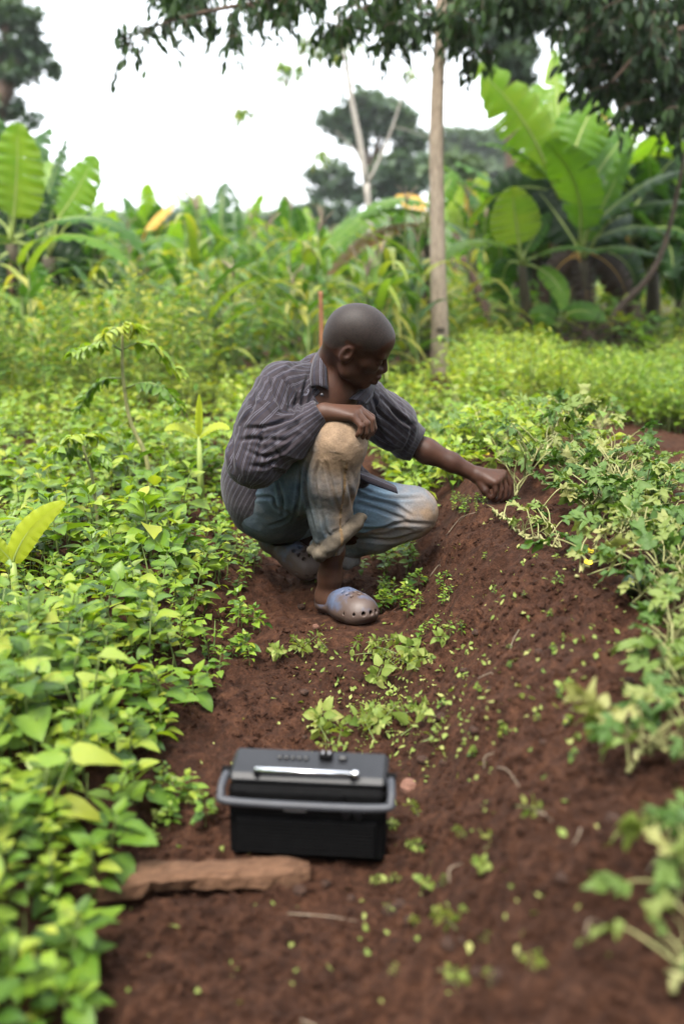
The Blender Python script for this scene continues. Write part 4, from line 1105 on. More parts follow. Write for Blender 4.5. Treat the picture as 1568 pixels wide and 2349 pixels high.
def banana(base_px, Y, stem_px, leaves, label, r0=.10, seed=0, group='banana plants'):
    """leaves: (base px, tip px, bow (x right, y up, in px), width px, facing, tear, tint, dY of the tip)"""
    b = P(*base_px, Y); b[2] = gzs(b[0], b[1]) - .02; r = empty('banana_plant', b); tag(r, label, 'banana plant', group)
    top = P(*stem_px, Y); pseudostem([b, b * .5 + top * .5 + [.03, 0, 0], top], r0, r0 * .55, r, b, seed + 3); px = Y / FPX * 1.02
    for i, (bp, tp, bw, W, fc, tear, tint, dy) in enumerate(leaves):
        dry = tint < 0
        B = P(*bp, Y + dy * .25); Tt = P(*tp, Y + dy); face = {'c': FACE_CAM, 'u': FACE_UP, 'r': np.array([.6, -.7, .4]), 'l': np.array([-.6, -.7, .4]), 'd': np.array([0, .55, 1.0])}[fc]
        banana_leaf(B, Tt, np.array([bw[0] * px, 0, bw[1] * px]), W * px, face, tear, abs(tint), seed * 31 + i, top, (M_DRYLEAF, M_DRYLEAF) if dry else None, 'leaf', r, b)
    return r
# right clump; the lowest leaf tints carry the canopy's shade as colour
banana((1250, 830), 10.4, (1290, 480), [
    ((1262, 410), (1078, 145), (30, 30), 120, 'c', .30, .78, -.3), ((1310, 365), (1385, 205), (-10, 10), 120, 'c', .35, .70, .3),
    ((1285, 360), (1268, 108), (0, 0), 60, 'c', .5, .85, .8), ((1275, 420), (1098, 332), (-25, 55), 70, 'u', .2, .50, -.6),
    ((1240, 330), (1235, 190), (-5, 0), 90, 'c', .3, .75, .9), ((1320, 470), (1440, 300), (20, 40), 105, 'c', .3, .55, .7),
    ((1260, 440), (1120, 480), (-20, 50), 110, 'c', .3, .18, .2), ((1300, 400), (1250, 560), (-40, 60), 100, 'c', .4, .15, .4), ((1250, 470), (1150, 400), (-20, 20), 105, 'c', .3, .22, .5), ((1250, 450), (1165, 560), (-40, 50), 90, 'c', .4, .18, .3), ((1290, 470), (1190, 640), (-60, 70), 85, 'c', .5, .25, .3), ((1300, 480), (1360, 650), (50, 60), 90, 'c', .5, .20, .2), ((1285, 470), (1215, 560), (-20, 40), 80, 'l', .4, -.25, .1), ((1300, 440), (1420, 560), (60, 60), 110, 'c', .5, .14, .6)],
    'tall banana plant of the right clump, its broad top leaf leaning left', .12, 1)
banana((1320, 835), 10.0, (1335, 600), [
    ((1330, 530), (1250, 325), (45, 20), 108, 'l', .38, .62, -.5), ((1345, 530), (1575, 395), (30, 70), 95, 'u', .35, .30, -.4),
    ((1400, 500), (1600, 470), (0, 35), 70, 'u', .2, .40, -.5), ((1355, 575), (1510, 590), (0, 25), 62, 'u', .2, .42, -.4),
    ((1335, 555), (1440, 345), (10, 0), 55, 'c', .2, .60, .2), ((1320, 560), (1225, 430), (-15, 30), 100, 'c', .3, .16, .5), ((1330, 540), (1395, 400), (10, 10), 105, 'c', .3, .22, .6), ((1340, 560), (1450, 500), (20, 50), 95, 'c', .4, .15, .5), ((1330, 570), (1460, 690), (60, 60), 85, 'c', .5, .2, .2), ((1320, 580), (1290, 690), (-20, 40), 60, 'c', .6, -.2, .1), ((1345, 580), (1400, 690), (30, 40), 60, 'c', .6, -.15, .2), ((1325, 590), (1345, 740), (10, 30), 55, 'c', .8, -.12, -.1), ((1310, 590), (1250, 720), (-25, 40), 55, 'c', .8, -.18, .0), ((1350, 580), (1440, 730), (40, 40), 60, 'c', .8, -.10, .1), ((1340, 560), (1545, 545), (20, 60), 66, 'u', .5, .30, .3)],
    'banana plant with a pale upright midrib in the middle of the right clump', .11, 2)
banana((1205, 840), 9.4, (1195, 610), [
    ((1190, 560), (1172, 428), (0, 0), 112, 'c', .06, .86, -.1), ((1180, 570), (1012, 600), (-20, 55), 60, 'u', .25, .80, -.7),
    ((1205, 575), (1265, 490), (0, 10), 48, 'r', .1, .35, .2), ((1225, 590), (1372, 582), (0, 35), 42, 'u', .1, .48, -.4),
    ((1235, 615), (1288, 712), (35, 10), 46, 'c', .1, .72, -.3), ((1170, 600), (1160, 700), (-25, 20), 55, 'c', .3, .30, .2)],
    'small banana plant with a bright rounded leaf in front of the right clump', .07, 3)
banana((1275, 830), 9.2, (1280, 760), [
    ((1270, 745), (1215, 725), (0, 20), 60, 'c', .1, .55, -.1), ((1300, 720), (1388, 738), (0, 28), 46, 'c', .1, .55, -.3), ((1285, 720), (1275, 640), (0, 0), 40, 'c', .1, .35, .2), ((1262, 740), (1262, 790), (-10, 20), 60, 'c', .2, .50, .0)],
    'low banana sucker at the foot of the right clump', .05, 4)
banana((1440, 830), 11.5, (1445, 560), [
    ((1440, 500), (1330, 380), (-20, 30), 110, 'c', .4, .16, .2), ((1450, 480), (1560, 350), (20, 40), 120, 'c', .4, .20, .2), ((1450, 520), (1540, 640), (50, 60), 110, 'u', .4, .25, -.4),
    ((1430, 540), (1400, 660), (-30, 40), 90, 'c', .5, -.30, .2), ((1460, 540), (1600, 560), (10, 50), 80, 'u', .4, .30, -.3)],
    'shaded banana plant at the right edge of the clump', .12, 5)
# plant left of the slim trunk, with arching pale leaves
banana((968, 830), 10.5, (975, 560), [
    ((985, 470), (828, 500), (-10, 45), 75, 'u', .35, .70, -.6), ((978, 490), (738, 590), (-30, 80), 80, 'u', .5, .66, -.8), ((965, 515), (752, 632), (-10, 60), 60, 'u', .6, -.55, -.7),
    ((990, 480), (1045, 395), (10, 20), 55, 'c', .3, .55, .3), ((975, 480), (905, 452), (0, 10), 40, 'c', .3, -.95, .4), ((985, 540), (880, 660), (-40, 50), 60, 'c', .4, .35, -.3)],
    'banana plant with long arching torn leaves just left of the slim trunk', .09, 6)
banana((1085, 820), 13.5, (1080, 560), [
    ((1075, 520), (1110, 395), (5, 0), 60, 'c', .2, .92, 0), ((1060, 530), (1040, 400), (-5, 0), 45, 'c', .2, .88, .2), ((1085, 520), (1075, 412), (0, 0), 30, 'c', .2, -.98, -.2),
    ((1080, 440), (1008, 378), (-10, 22), 34, 'u', .3, .62, -.4), ((1070, 530), (1015, 470), (-10, 10), 50, 'c', .3, .75, .2), ((1095, 520), (1135, 455), (10, 10), 55, 'c', .3, .7, .3)],
    'yellow green banana plant in the gap right of the slim trunk', .09, 7)
# left clump
banana((25, 840), 9.2, (28, 560), [
    ((32, 500), (40, 280), (6, 0), 120, 'c', .08, .82, -.2), ((20, 480), (-10, 262), (-10, 0), 90, 'c', .1, .30, .2), ((50, 540), (342, 588), (40, 110), 62, 'u', .5, .52, -.7), ((60, 560), (300, 615), (30, 75), 52, 'u', .3, .60, -.9),
    ((15, 520), (-60, 470), (-10, 20), 90, 'c', .3, .2, .1), ((50, 530), (70, 400), (10, 0), 100, 'c', .3, .20, .5), ((20, 580), (-10, 700), (-30, 40), 90, 'c', .3, .25, -.2)],
    'banana plant at the left edge with one broad upright leaf', .11, 8)
banana((112, 835), 10.2, (112, 590), [
    ((92, 500), (152, 318), (0, 0), 62, 'l', .85, .30, .2), ((118, 480), (112, 368), (0, 0), 95, 'c', .12, .86, .4), ((135, 500), (218, 355), (5, -5), 92, 'c', .30, .78, .0), ((150, 520), (268, 455), (10, 22), 38, 'u', .2, .72, -.2),
    ((110, 560), (95, 430), (0, 0), 120, 'c', .3, .16, .6), ((120, 560), (190, 480), (10, 20), 110, 'c', .3, .14, .7), ((110, 570), (60, 480), (-10, 20), 120, 'c', .3, .14, .5), ((100, 600), (170, 640), (40, 40), 90, 'c', .5, .20, .1)],
    'banana plant of the left clump with two pale fan-like leaves', .11, 9)
banana((95, 830), 8.8, (92, 755), [((92, 735), (88, 602), (0, 0), 72, 'c', .06, .50, .0), ((80, 730), (30, 700), (-15, 20), 46, 'c', .2, .55, -.2), ((98, 735), (140, 690), (10, 15), 40, 'c', .2, .4, .2), ((88, 745), (28, 725), (0, 20), 40, 'u', .1, .75, -.3)],
    'young banana sucker with one upright leaf before the left clump', .05, 10)
# the row of bananas across the back
BL = [banana_leaf((0, .05, .0), (0, .30 + .25 * (i % 3), 1.25 - .25 * (i % 4)), (0, -.25 + .2 * (i % 2), .22), .34, (0, -1, .4), .35, .40 + .1 * (i % 5), 200 + i, None, None, mesh_only=True) for i in range(6)]
for me in BL: me.materials.append(M_BAN); me.materials.append(M_RIB)
BLD = banana_leaf((0, .05, .0), (0, .55, .95), (0, .1, .3), .24, (0, -1, .4), .6, .8, 222, None, None, mesh_only=True); BLD.materials.append(M_DRYLEAF); BLD.materials.append(M_DRYLEAF)
ORD = 'first second third fourth fifth sixth seventh eighth ninth tenth eleventh twelfth thirteenth fourteenth fifteenth sixteenth seventeenth eighteenth nineteenth twentieth last'.split()
BR = sorted((235, 300, 350, 395, 455, 510, 560, 610, 645, 700, 745, 800, 880, 620, 480, 185, 915, 1140, 1180, 1500, 1420))
def back_banana(px, py, Y, sc, seed, dry=0, label=None):
    rg = np.random.default_rng(seed); b = P(px, 700, Y); b[2] = gzs(b[0], b[1]); top = P(px, py, Y); h = top[2] - b[2] - 1.05 * sc; r = empty('banana_plant', b, rg.uniform(-.4, .4))
    tag(r, label, 'banana plant', 'banana plants across the back')
    h = max(h, .4); k = MB(); v, f = tube([(0, 0, 0), (.03, 0, h * .6), (0, 0, h + .1)], [.10, .085, .06], 8); k.add(v, f); k.build('pseudostem', M_PSTEM, r)
    nl = 8
    for i in range(nl):
        o = bpy.data.objects.new('leaf', BLD if i < dry else BL[int(rg.integers(6))]); col.objects.link(o); o.parent = r
        az = i * 6.283 / nl + rg.normal(0, .3); tilt = rg.uniform(-.15, .75) if i > 1 else rg.uniform(-.2, .15)
        o.matrix_basis = m4(rot(az, -tilt), (0, 0, h), sc * rg.uniform(.85, 1.2))
for i, (px, py, Y, sc, dry) in enumerate(((1225, 300, 12.5, 1.35, 0), (1310, 270, 12.0, 1.4, 1), (1400, 290, 12.5, 1.4, 0), (1490, 330, 12.0, 1.35, 1), (1150, 400, 12.5, 1.2, 0), (1560, 420, 11.5, 1.2, 0), (55, 385, 11.5, 1.25, 0), (135, 430, 12.5, 1.1, 1), (205, 480, 13, 1.0, 0), (-10, 420, 11, 1.2, 0), (235, 505, 17, 1.0, 0), (300, 480, 19, 1.1, 0), (350, 468, 18, 1.1, 1), (395, 520, 16, .9, 0), (455, 462, 21, 1.2, 0), (510, 475, 19, 1.1, 0), (560, 480, 18, 1.1, 0), (610, 500, 17, 1.0, 0),
        (645, 470, 20, 1.2, 0), (700, 505, 16, 1.0, 0), (745, 530, 19, 1.0, 0), (800, 500, 21, 1.1, 0), (880, 510, 18, 1.0, 1), (620, 560, 14, .8, 0), (480, 570, 14, .8, 1), (185, 520, 16, 1.0, 0), (915, 520, 16, 1.0, 0), (1140, 520, 17, 1.1, 0), (1180, 480, 19, 1.2, 0), (1500, 520, 15, 1.1, 0), (1420, 500, 17, 1.1, 0))):
    back_banana(px, py, Y, sc, 300 + i, dry, f'banana plant at the back of the right clump, {ORD[i]} of those six' if i < 6 else f'banana plant at the back of the left clump, {ORD[i - 6]} of those four' if i < 10 else f'{ORD[BR.index(px)]} banana plant from the left in the distant back row')
# one hanging yellow leaf is picked out in the photograph
banana((325, 700), 15.0, (322, 570), [((335, 530), (405, 462), (0, 6), 34, 'l', .7, -1.0, 0), ((325, 560), (420, 560), (10, 30), 30, 'u', .5, .6, -.3), ((318, 555), (270, 520), (-5, 12), 40, 'c', .4, .5, .1)],
       'banana plant with one yellowed leaf in the back row', .07, 41, 'banana plants across the back')

# ------------------------------------------------------------------ maize
def maize_parts(seed):
    rg = np.random.default_rng(seed); H0 = 1.0; k = MB(); v, f = tube([(0, 0, 0), (.01, .01, .5), (0, .02, 1)], [.014, .012, .006], 6); k.add(v, f, .5); ps = k
    t = MB()
    for i in range(7):
        az = rg.uniform(0, 6.28); v, f = tube([(0, .02, 1.0), (.02 * math.cos(az), .02 + .02 * math.sin(az), 1.08), (.07 * math.cos(az), .02 + .07 * math.sin(az), 1.13 + .03 * rg.random())], [.004, .003, .002], 3); t.add(v, f, .5)
    return ps.mesh('stalk'), t.mesh('tassel')
MZ = [maize_parts(i) for i in range(3)]
for a, b in MZ: a.materials.append(M_STEM); b.materials.append(M_STRAW)
ML = [mesh_of('leaf', *leaf_geo(.55, .062, 8, .35, c, 'strap', .15, i), (M_MAIZE,), .25 + .15 * i) for i, c in enumerate((1.2, 1.9, 2.3, .8, 2.0))]; ML.append(mesh_of('leaf', *leaf_geo(.55, .055, 8, .35, 2.2, 'strap', .2, 9), (M_MAIZE,), 1.05))
rg = np.random.default_rng(77)
def maize(x, y, h, seed, label, tassel=True, yellow=0):
    rg = np.random.default_rng(seed); r = empty('maize_plant', (x, y, gzs(x, y) - .01), rg.uniform(0, 6.28)); tag(r, label, 'maize', 'maize plants'); r.scale = (1, 1, 1)
    a, b = MZ[int(rg.integers(3))]
    o = bpy.data.objects.new('stalk', a); col.objects.link(o); o.parent = r; o.scale = (1, 1, h)
    if tassel: o = bpy.data.objects.new('tassel', b); col.objects.link(o); o.parent = r; o.scale = (1.5, 1.5, 1.0); o.location = (0, 0, h - 1.0)
    n = int(rg.integers(7, 10))
    for i in range(n):
        t = .15 + .78 * i / n; o = bpy.data.objects.new('leaf', ML[int(rg.integers(6))]); col.objects.link(o); o.parent = r
        o.matrix_basis = m4(rot(i * 3.14 + rg.normal(0, .4), rg.uniform(.7, 1.15)), (0, 0, t * h), (1.25 - .5 * abs(t - .5)) * rg.uniform(.8, 1.15))
mz = []
while len(mz) < 62:
    y = rg.uniform(8.6, 13.5); x = rg.uniform(-.36 * y - .2, .14 * y)
    if min([(x - q[0]) ** 2 + (y - q[1]) ** 2 for q in mz] + [9]) < .16: continue
    mz.append((x, y))
for i, (x, y) in enumerate(mz): maize(x, y, rg.uniform(.95, 1.5), 500 + i, 'green maize plant in the stand behind the weedy field', rg.random() < .5)
for i in range(26):
    y = rg.uniform(7.3, 8.8); x = rg.uniform(-.35 * y, .02 * y) if i % 3 else rg.uniform(.02 * y, .085 * y); maize(x, y, rg.uniform(.8, 1.25), 560 + i, 'front-row maize plant between the weeds and the main stand', rg.random() < .4)
q = P(920, 845, 8.6); maize(q[0], q[1], 1.45, 601, 'maize plant with yellowing leaves just left of the slim trunk', True)
q = P(625, 800, 9.0); maize(q[0], q[1], 1.25, 602, 'tall dark maize plant left of the brown stake', True)
# ------------------------------------------------------------------ trees
def hanging_twig(k, p, rg, L=.28, leaf=.085, n=11, tint=.5, mat=0):
    if p[1] < 8.25 and abs(proj(p)[0] - 1010) < 26: return            # keeps off the bare bole
    az = rg.uniform(0, 6.28); out = np.array([math.cos(az), math.sin(az), 0]); tip = p + out * L * rg.uniform(.2, .7) + [0, 0, -L * rg.uniform(.35, .95)]
    st = bez(p, p + out * L * .5 + [0, 0, L * .05], tip, 5); v, f = tube(st, [.004, .0035, .003, .0025, .002], 3, False); k.add(v, f, .5, 1)
    for i in range(n):
        t = (i + .6) / n; c = np.array([np.interp(t, np.linspace(0, 1, 5), st[:, q]) for q in range(3)]); s = leaf * rg.uniform(.65, 1.15)
        v, f = leaf_geo(s, s * rg.uniform(.32, .44), 3, .2, .5, 'lance'); a = az - 1.571 + (1 if i % 2 else -1) * rg.uniform(.4, 1.2)
        k.add(v @ rot(a, rg.uniform(-1.3, -.35), rg.normal(0, .5)).T + c, f, np.clip(tint + rg.normal(0, .2), 0, 1), mat)
def branch_tubes(k, lines, n=10):
    for pts, r0, r1 in lines: p = spline(pts, n); v, f = tube(p, np.linspace(r0, r1, n), 6); k.add(v, f, .5, 0)
# slim tree in front, crown hanging into the top of the picture
def slim_tree():
    Y = 8.3; b = P(1007, 872, Y); b[2] = gzs(b[0], Y) - .05; r = empty('slim_tree', b); tag(r, 'slim tree with a straight pale trunk and knots behind the person', 'tree')
    ctr = [b] + [P(x, y, Y) for x, y in ((1008, 760), (1004, 620), (1002, 470), (1000, 330), (1004, 180), (1012, 40), (1012, -120), (1005, -300), (1015, -480))]
    p = spline(ctr, 40); rad = np.interp(np.linspace(0, 1, 40), [0, .06, .3, .6, 1], [.088, .074, .060, .050, .030]); k = MB(); v, f = tube(p, rad, 16, True, .07, 5); k.add(v - b, f); tr = k.build('trunk', M_BARK, r)
    dk = plain_mat('dark_knot', (.012, .009, .007), (.03, .022, .016), 30, .9, .4)
    for (x, y) in ((1010, 757), (1013, 778)):
        c = P(x, y, Y - .066); th = np.linspace(0, 2 * np.pi, 12, endpoint=False); q = MB()
        rings = [np.stack([np.cos(th) * a, 0 * th - d, np.sin(th) * a * .62], 1) for a, d in ((.034, -.012), (.030, .010), (.017, .010), (.012, -.004))]
        q.add(np.vstack(rings) + c - b, [(i * 12 + s, i * 12 + (s + 1) % 12, i * 12 + 12 + (s + 1) % 12, i * 12 + 12 + s) for i in range(3) for s in range(12)] + [tuple(range(36, 48))]); q.build('knot', dk, tr)
    limbs = [([P(1010, -60, 8.3), P(820, -30, 7.9), P(560, 10, 7.4), P(400, 45, 7.2), P(275, 95, 7.1)], .028, .005), ([P(1010, -160, 8.3), P(780, -120, 8.2), P(520, -60, 8.1), P(350, -30, 8.0)], .030, .006),
             ([P(1010, -80, 8.3), P(900, -20, 8.0), P(800, 40, 7.8), P(740, 80, 7.7)], .016, .004), ([P(1012, 20, 8.3), P(1050, 60, 8.3), P(1090, 100, 8.2), P(1112, 130, 8.2)], .012, .003),
             ([P(1010, -100, 8.3), P(1120, -60, 8.5), P(1250, -40, 8.8)], .020, .005), ([P(1010, 30, 8.3), P(940, 40, 8.2), P(880, 90, 8.1)], .012, .003), ([P(1003, 190, 8.3), P(1030, 188, 8.2), P(1062, 192, 8.2)], .007, .003)]
    k = MB(); branch_tubes(k, [([q - b for q in L[0]], L[1], L[2]) for L in limbs]); k.build('limb', M_TWIG, r)
    k = MB(); rg = np.random.default_rng(8)
    for L in limbs[:6]:
        s = spline(L[0], 60)
        for i in range(8, 60): hanging_twig(k, s[i] + rg.normal(0, .05, 3), rg, .24, .105, 7, .6) if i % 2 else None
    cc = [(rg.uniform(320, 1110), rg.random() ** 1.2) for _ in range(46)]
    for _ in range(330):                                    # leafy clumps along the top edge
        c0 = cc[int(rg.integers(46))]; x = c0[0] + rg.normal(0, 17); ymax = np.interp(x, [330, 400, 480, 560, 600, 680, 745, 800, 870, 930, 1000, 1060, 1100], [40, 80, 95, 95, 70, 45, 70, 85, 80, 110, 70, 95, 80])
        y = ymax - 22 - 190 * c0[1] + rg.normal(0, 9); hanging_twig(k, P(x, y, rg.uniform(6.9, 9.2)), rg, .24, .105, 8, .62)
    for i in range(26):                                     # the single branch that reaches out to the left
        t = i / 25; hanging_twig(k, P(272 + 110 * t, 92 - 52 * t, 7.1) + rg.normal(0, .02, 3), rg, .10, .06, 5, .5)
    k2 = [q - b for q in k.v]; k.v = k2
    o = k.build('crown', (M_DARK, M_TWIG), r); o['kind'] = 'stuff'
slim_tree()
# thin pale tree behind, almost leafless
def pale_tree():
    Y = 14.0; b = P(857, 770, Y); b[2] = gzs(b[0], Y) - .05; r = empty('pale_tree', b); tag(r, 'thin pale forked tree with bare branches left of the slim trunk', 'tree')
    k = MB(); n = lambda L: [P(x, y, Y) - b for x, y in L]
    p = spline([P(857, 790, Y) - b] + n(((855, 680), (852, 560), (840, 420))), 16); p[0][2] = 0; v, f = tube(p, np.linspace(.058, .042, 16), 10, True, .06); k.add(v, f); tr = k.build('trunk', M_PALEBARK, r)
    for L, r0, r1 in ((((840, 425), (826, 330), (806, 230), (795, 150), (784, 90), (770, 20)), .050, .022), (((840, 425), (868, 370), (900, 290), (922, 220), (945, 150)), .034, .010), (((796, 150), (850, 152), (920, 146), (990, 140)), .012, .005), (((830, 360), (800, 330), (770, 300)), .016, .005), (((795, 160), (740, 150), (690, 175), (610, 205), (565, 238)), .020, .012), (((784, 90), (740, 100), (700, 120), (655, 140)), .020, .012), (((900, 290), (940, 300), (985, 318)), .009, .004)):
        k = MB(); p = spline(n(L), 14); v, f = tube(p, np.linspace(r0, max(r1, .006 if r0 < .045 else .030), 14) * (.85 if r0 > .045 else .62), 7, True, .06); k.add(v, f); k.build('branch', M_PALEBARK, r)
    k = MB(); rg = np.random.default_rng(9)
    for (x, y, m, s) in ((565, 250, 12, 14), (660, 140, 16, 24), (690, 95, 14, 28), (740, 350, 8, 12), (745, 110, 10, 20), (800, 80, 8, 20), (960, 160, 5, 20)):
        for _ in range(m): hanging_twig(k, P(x + rg.normal(0, s * .6), y + rg.normal(0, s * .35), Y), rg, .22, .11, 6, .75)
    k.v = [q - b for q in k.v]; o = k.build('crown', (M_WEED2, M_TWIG), r); o['kind'] = 'stuff'
pale_tree()
def far_crown(name, label, base_px, Y, trunk_r, lumps, leaf, dens, mats, seed, group=None, tint=.5, trunk=True):
    """crown built from lumps (px x, px y, px radius x, px radius y) filled with leaf-sized faces, gaps between the lumps"""
    rg = np.random.default_rng(seed); b = P(*base_px, Y); b[2] = gzs(b[0], b[1]) - .1; r = empty(name, b); tag(r, label, 'tree', group); px = Y / FPX
    if trunk:
        k = MB(); c0 = np.mean([[l[0], l[1]] for l in lumps], 0); top = P(c0[0], c0[1], Y) - b; v, f = tube(spline([(0, 0, 0), top * .5 + [.2 * px * 20, 0, 0], top], 10), np.linspace(trunk_r, trunk_r * .5, 10), 9, True, .08); k.add(v, f)
        k.build('trunk', M_TWIG, r)
        for (x, y, rx, ry) in lumps[:8]:
            q = P(x, y, Y) - b; k = MB(); v, f = tube(bez(top * .75, q * .6 + top * .4, q, 8), np.linspace(trunk_r * .4, trunk_r * .12, 8), 5); k.add(v, f); k.build('limb', M_TWIG, r)
    k = MB(); VV, FF, TT = [], [], []; n = 0
    for (x, y, rx, ry) in lumps:
        c = P(x, y, Y + rg.normal(0, rx * px * .5)); m = int(dens * rx * ry / 100); tl = rg.normal(tint, .12)
        sub = [rg.normal(0, 1, 3) for _ in range(max(4, int(rx / 5)))]
        for i in range(m):
            s0 = sub[int(rg.integers(len(sub)))]; d = norm(s0) * (.55 + .45 * rg.random()); d = d + rg.normal(0, .26, 3)
            p = c + d * np.array([rx, rx * .9, ry]) * px; s = leaf * rg.uniform(.6, 1.3); R = rot(rg.uniform(0, 6.28), rg.uniform(-1.2, .9), rg.normal(0, .7))
            v = np.array([[0, 0, 0], [-.28, .5, .06], [0, 1, 0], [.28, .5, .06]]) * s; VV.append(v @ R.T + p - b); FF.append((n, n + 1, n + 2, n + 3)); n += 4
            TT.append(np.full(4, np.clip(tl + .25 * d[2] + rg.normal(0, .12), 0, 1)))
    k.v = VV; k.f = FF; k.t = TT; k.m = [0] * len(FF); k.n = n
    o = k.build('crown', mats, r); o['kind'] = 'stuff'; return r
def lump_fill(cx, cy, rx, ry, n, r, seed, sq=.6):
    rg = np.random.default_rng(seed); out = []
    for _ in range(n):
        a = rg.uniform(0, 6.28); d = math.sqrt(rg.random()); out.append((cx + rx * d * math.cos(a), cy + ry * d * math.sin(a), r * rg.uniform(.6, 1.2), r * sq * rg.uniform(.6, 1.2)))
    return out
far_crown('broad_tree', 'large dark tree reaching in at the upper left corner', (-150, 620), 26, .35, lump_fill(15, 60, 70, 70, 14, 34, 1) + lump_fill(50, 150, 60, 30, 9, 30, 2) + lump_fill(10, 230, 40, 40, 6, 24, 3) + [(120, 165, 18, 16), (90, 100, 28, 24), (60, 275, 22, 14), (95, 265, 9, 7), (40, 20, 40, 30), (70, 40, 18, 14), (30, 320, 26, 20)], .22, 24, (M_FAR,), 31, None, .35)
far_crown('round_tree', 'round dark tree far behind the thin pale tree', (850, 620), 55, .30, lump_fill(850, 275, 85, 55, 26, 30, 4) + lump_fill(760, 395, 40, 16, 6, 22, 5) + lump_fill(780, 440, 60, 22, 9, 24, 6) + lump_fill(930, 320, 40, 30, 8, 24, 7), .50, 30, (M_FAR,), 32, 'far trees', .45)
far_crown('layered_tree', 'dark layered tree between the pale tree and slim trunk', (930, 640), 48, .25, lump_fill(940, 390, 60, 50, 18, 28, 8) + lump_fill(880, 420, 40, 30, 8, 22, 9) + lump_fill(760, 490, 50, 25, 9, 24, 10), .42, 30, (M_FAR,), 33, 'far trees', .35)
far_crown('hazy_tree', 'pale hazy tree far behind, right of the slim trunk', (1080, 640), 95, .4, lump_fill(1080, 330, 75, 40, 22, 30, 11) + lump_fill(1050, 400, 60, 40, 14, 30, 12) + lump_fill(1150, 400, 60, 60, 14, 34, 22), .85, 24, (M_FAR,), 34, 'far trees', .75)
far_crown('bushy_tree', 'mid green bushy tree just right of the slim trunk', (1040, 660), 34, .2, lump_fill(1040, 400, 45, 35, 14, 26, 13), .32, 26, (M_FAR,), 35, 'far trees', .9)
for i, (x, y, rx) in enumerate(((260, 520, 70), (420, 500, 60), (620, 520, 70), (700, 500, 40))):
    far_crown('horizon_tree', ['low far tree behind the left bananas', 'low far tree behind the yellow banana leaf', 'low far tree behind the middle bananas', 'low far tree left of the pale tree'][i], (x, 640), 70, .3, lump_fill(x, y, rx, 22, 12, 26, 40 + i), .6, 22, (M_FAR,), 36 + i, 'far trees', .5)
for i, (x, y, rx, ry) in enumerate(((1480, 480, 130, 110), (1330, 430, 110, 110), (1230, 560, 90, 60))):
    far_crown('backdrop_tree', ['dark leafy tree behind the right edge of the banana clump', 'dark leafy tree behind the middle of the banana clump', 'leafy bush low behind the banana clump'][i], (x, 700), 18, .2, lump_fill(x, y, rx, ry, 22, 44, 60 + i), .22, 16, (M_DARK,), 50 + i, 'trees behind the banana clump', .6)
# the big dark tree leaning in at the upper right
def right_tree():
    Y = 9.0; b = P(1760, 800, Y); b[2] = gzs(b[0], Y) - .05; r = empty('dark_tree', b); tag(r, 'dark tree with drooping leafy boughs filling the upper right corner', 'tree')
    k = MB(); p = spline([b * 1.0, P(1740, 500, Y), P(1715, 200, Y), P(1690, -100, Y)], 16); v, f = tube(p - b, np.linspace(.13, .08, 16), 10, True, .08); k.add(v, f); k.build('trunk', M_TWIG, r)
    limbs = [[P(1700, 0, 9), P(1560, -30, 8.8), P(1430, 0, 8.4), P(1310, 60, 8.2)], [P(1705, 100, 9), P(1600, 60, 8.6), P(1480, 110, 8.2), P(1400, 190, 8.0)], [P(1715, 200, 9), P(1620, 150, 8.8), P(1540, 180, 8.5)], [P(1695, -60, 9), P(1500, -120, 9.2), P(1350, -90, 9.4), P(1240, -50, 9.5)]]
    for L in limbs: q = MB(); s = spline(L, 14); v, f = tube(s - b, np.linspace(.045, .008, 14), 7); q.add(v, f); q.build('limb', M_TWIG, r)
    k = MB(); rg = np.random.default_rng(18)
    for L in limbs:
        for s in spline(L, 60): hanging_twig(k, s + rg.normal(0, .08, 3), rg, .34, .125, 10, .40)
    cc = [(rg.uniform(1120, 1640), rg.random()) for _ in range(60)]
    for _ in range(620):
        c0 = cc[int(rg.integers(60))]; x = c0[0] + rg.normal(0, 18); ymax = np.interp(x, [1130, 1200, 1260, 1320, 1400, 1460, 1520, 1640], [-40, 0, 40, 170, 260, 300, 320, 340]); y = ymax - 25 - (ymax + 110) * c0[1] + rg.normal(0, 12)
        hanging_twig(k, P(x, y, rg.uniform(7.6, 9.6)), rg, .32, .125, 9, .50)
    k.v = [q - b for q in k.v]; o = k.build('crown', (M_DARK, M_TWIG), r); o['kind'] = 'stuff'
right_tree()
far_crown('blue_green_tree', 'dusky tree crown behind the drooping boughs at top right', (1180, 640), 24, .25, lump_fill(1170, 60, 70, 90, 18, 36, 14) + lump_fill(1200, 150, 60, 30, 8, 30, 15), .22, 30, (M_FAR,), 55, None, .3)

# ------------------------------------------------------------------ sticks, stump, brush
def stick(name, pts, r0, r1, label, cat, mat, n=14, group=None, jit=.1, sides=7):
    b = np.asarray(pts[0], float); k = MB(); p = spline([np.asarray(q) - b for q in pts], n); v, f = tube(p, np.linspace(r0, r1, n), sides, True, jit); k.add(v, f); o = k.build(name, mat); o.location = b; tag(o, label, cat, group); return o
def gp(x, y, Y): q = P(x, y, Y); q[2] = gzs(q[0], q[1]) - .02; return q
M_STAKE = plain_mat('red_brown_stake', (.12, .050, .022), (.24, .105, .050), 14, .8, .4)
stick('wooden_stake', [gp(740, 830, 6.2), P(737, 740, 6.2), P(735, 668, 6.2)], .016, .013, 'thin red brown stake standing just behind the head', 'stake', M_STAKE)
stick('leaning_branch', [gp(1152, 812, 10.0), P(1125, 740, 10.0), P(1085, 640, 10.1), P(1060, 590, 10.2)], .055, .035, 'dark branch leaning left under the bananas', 'branch', M_TWIG)
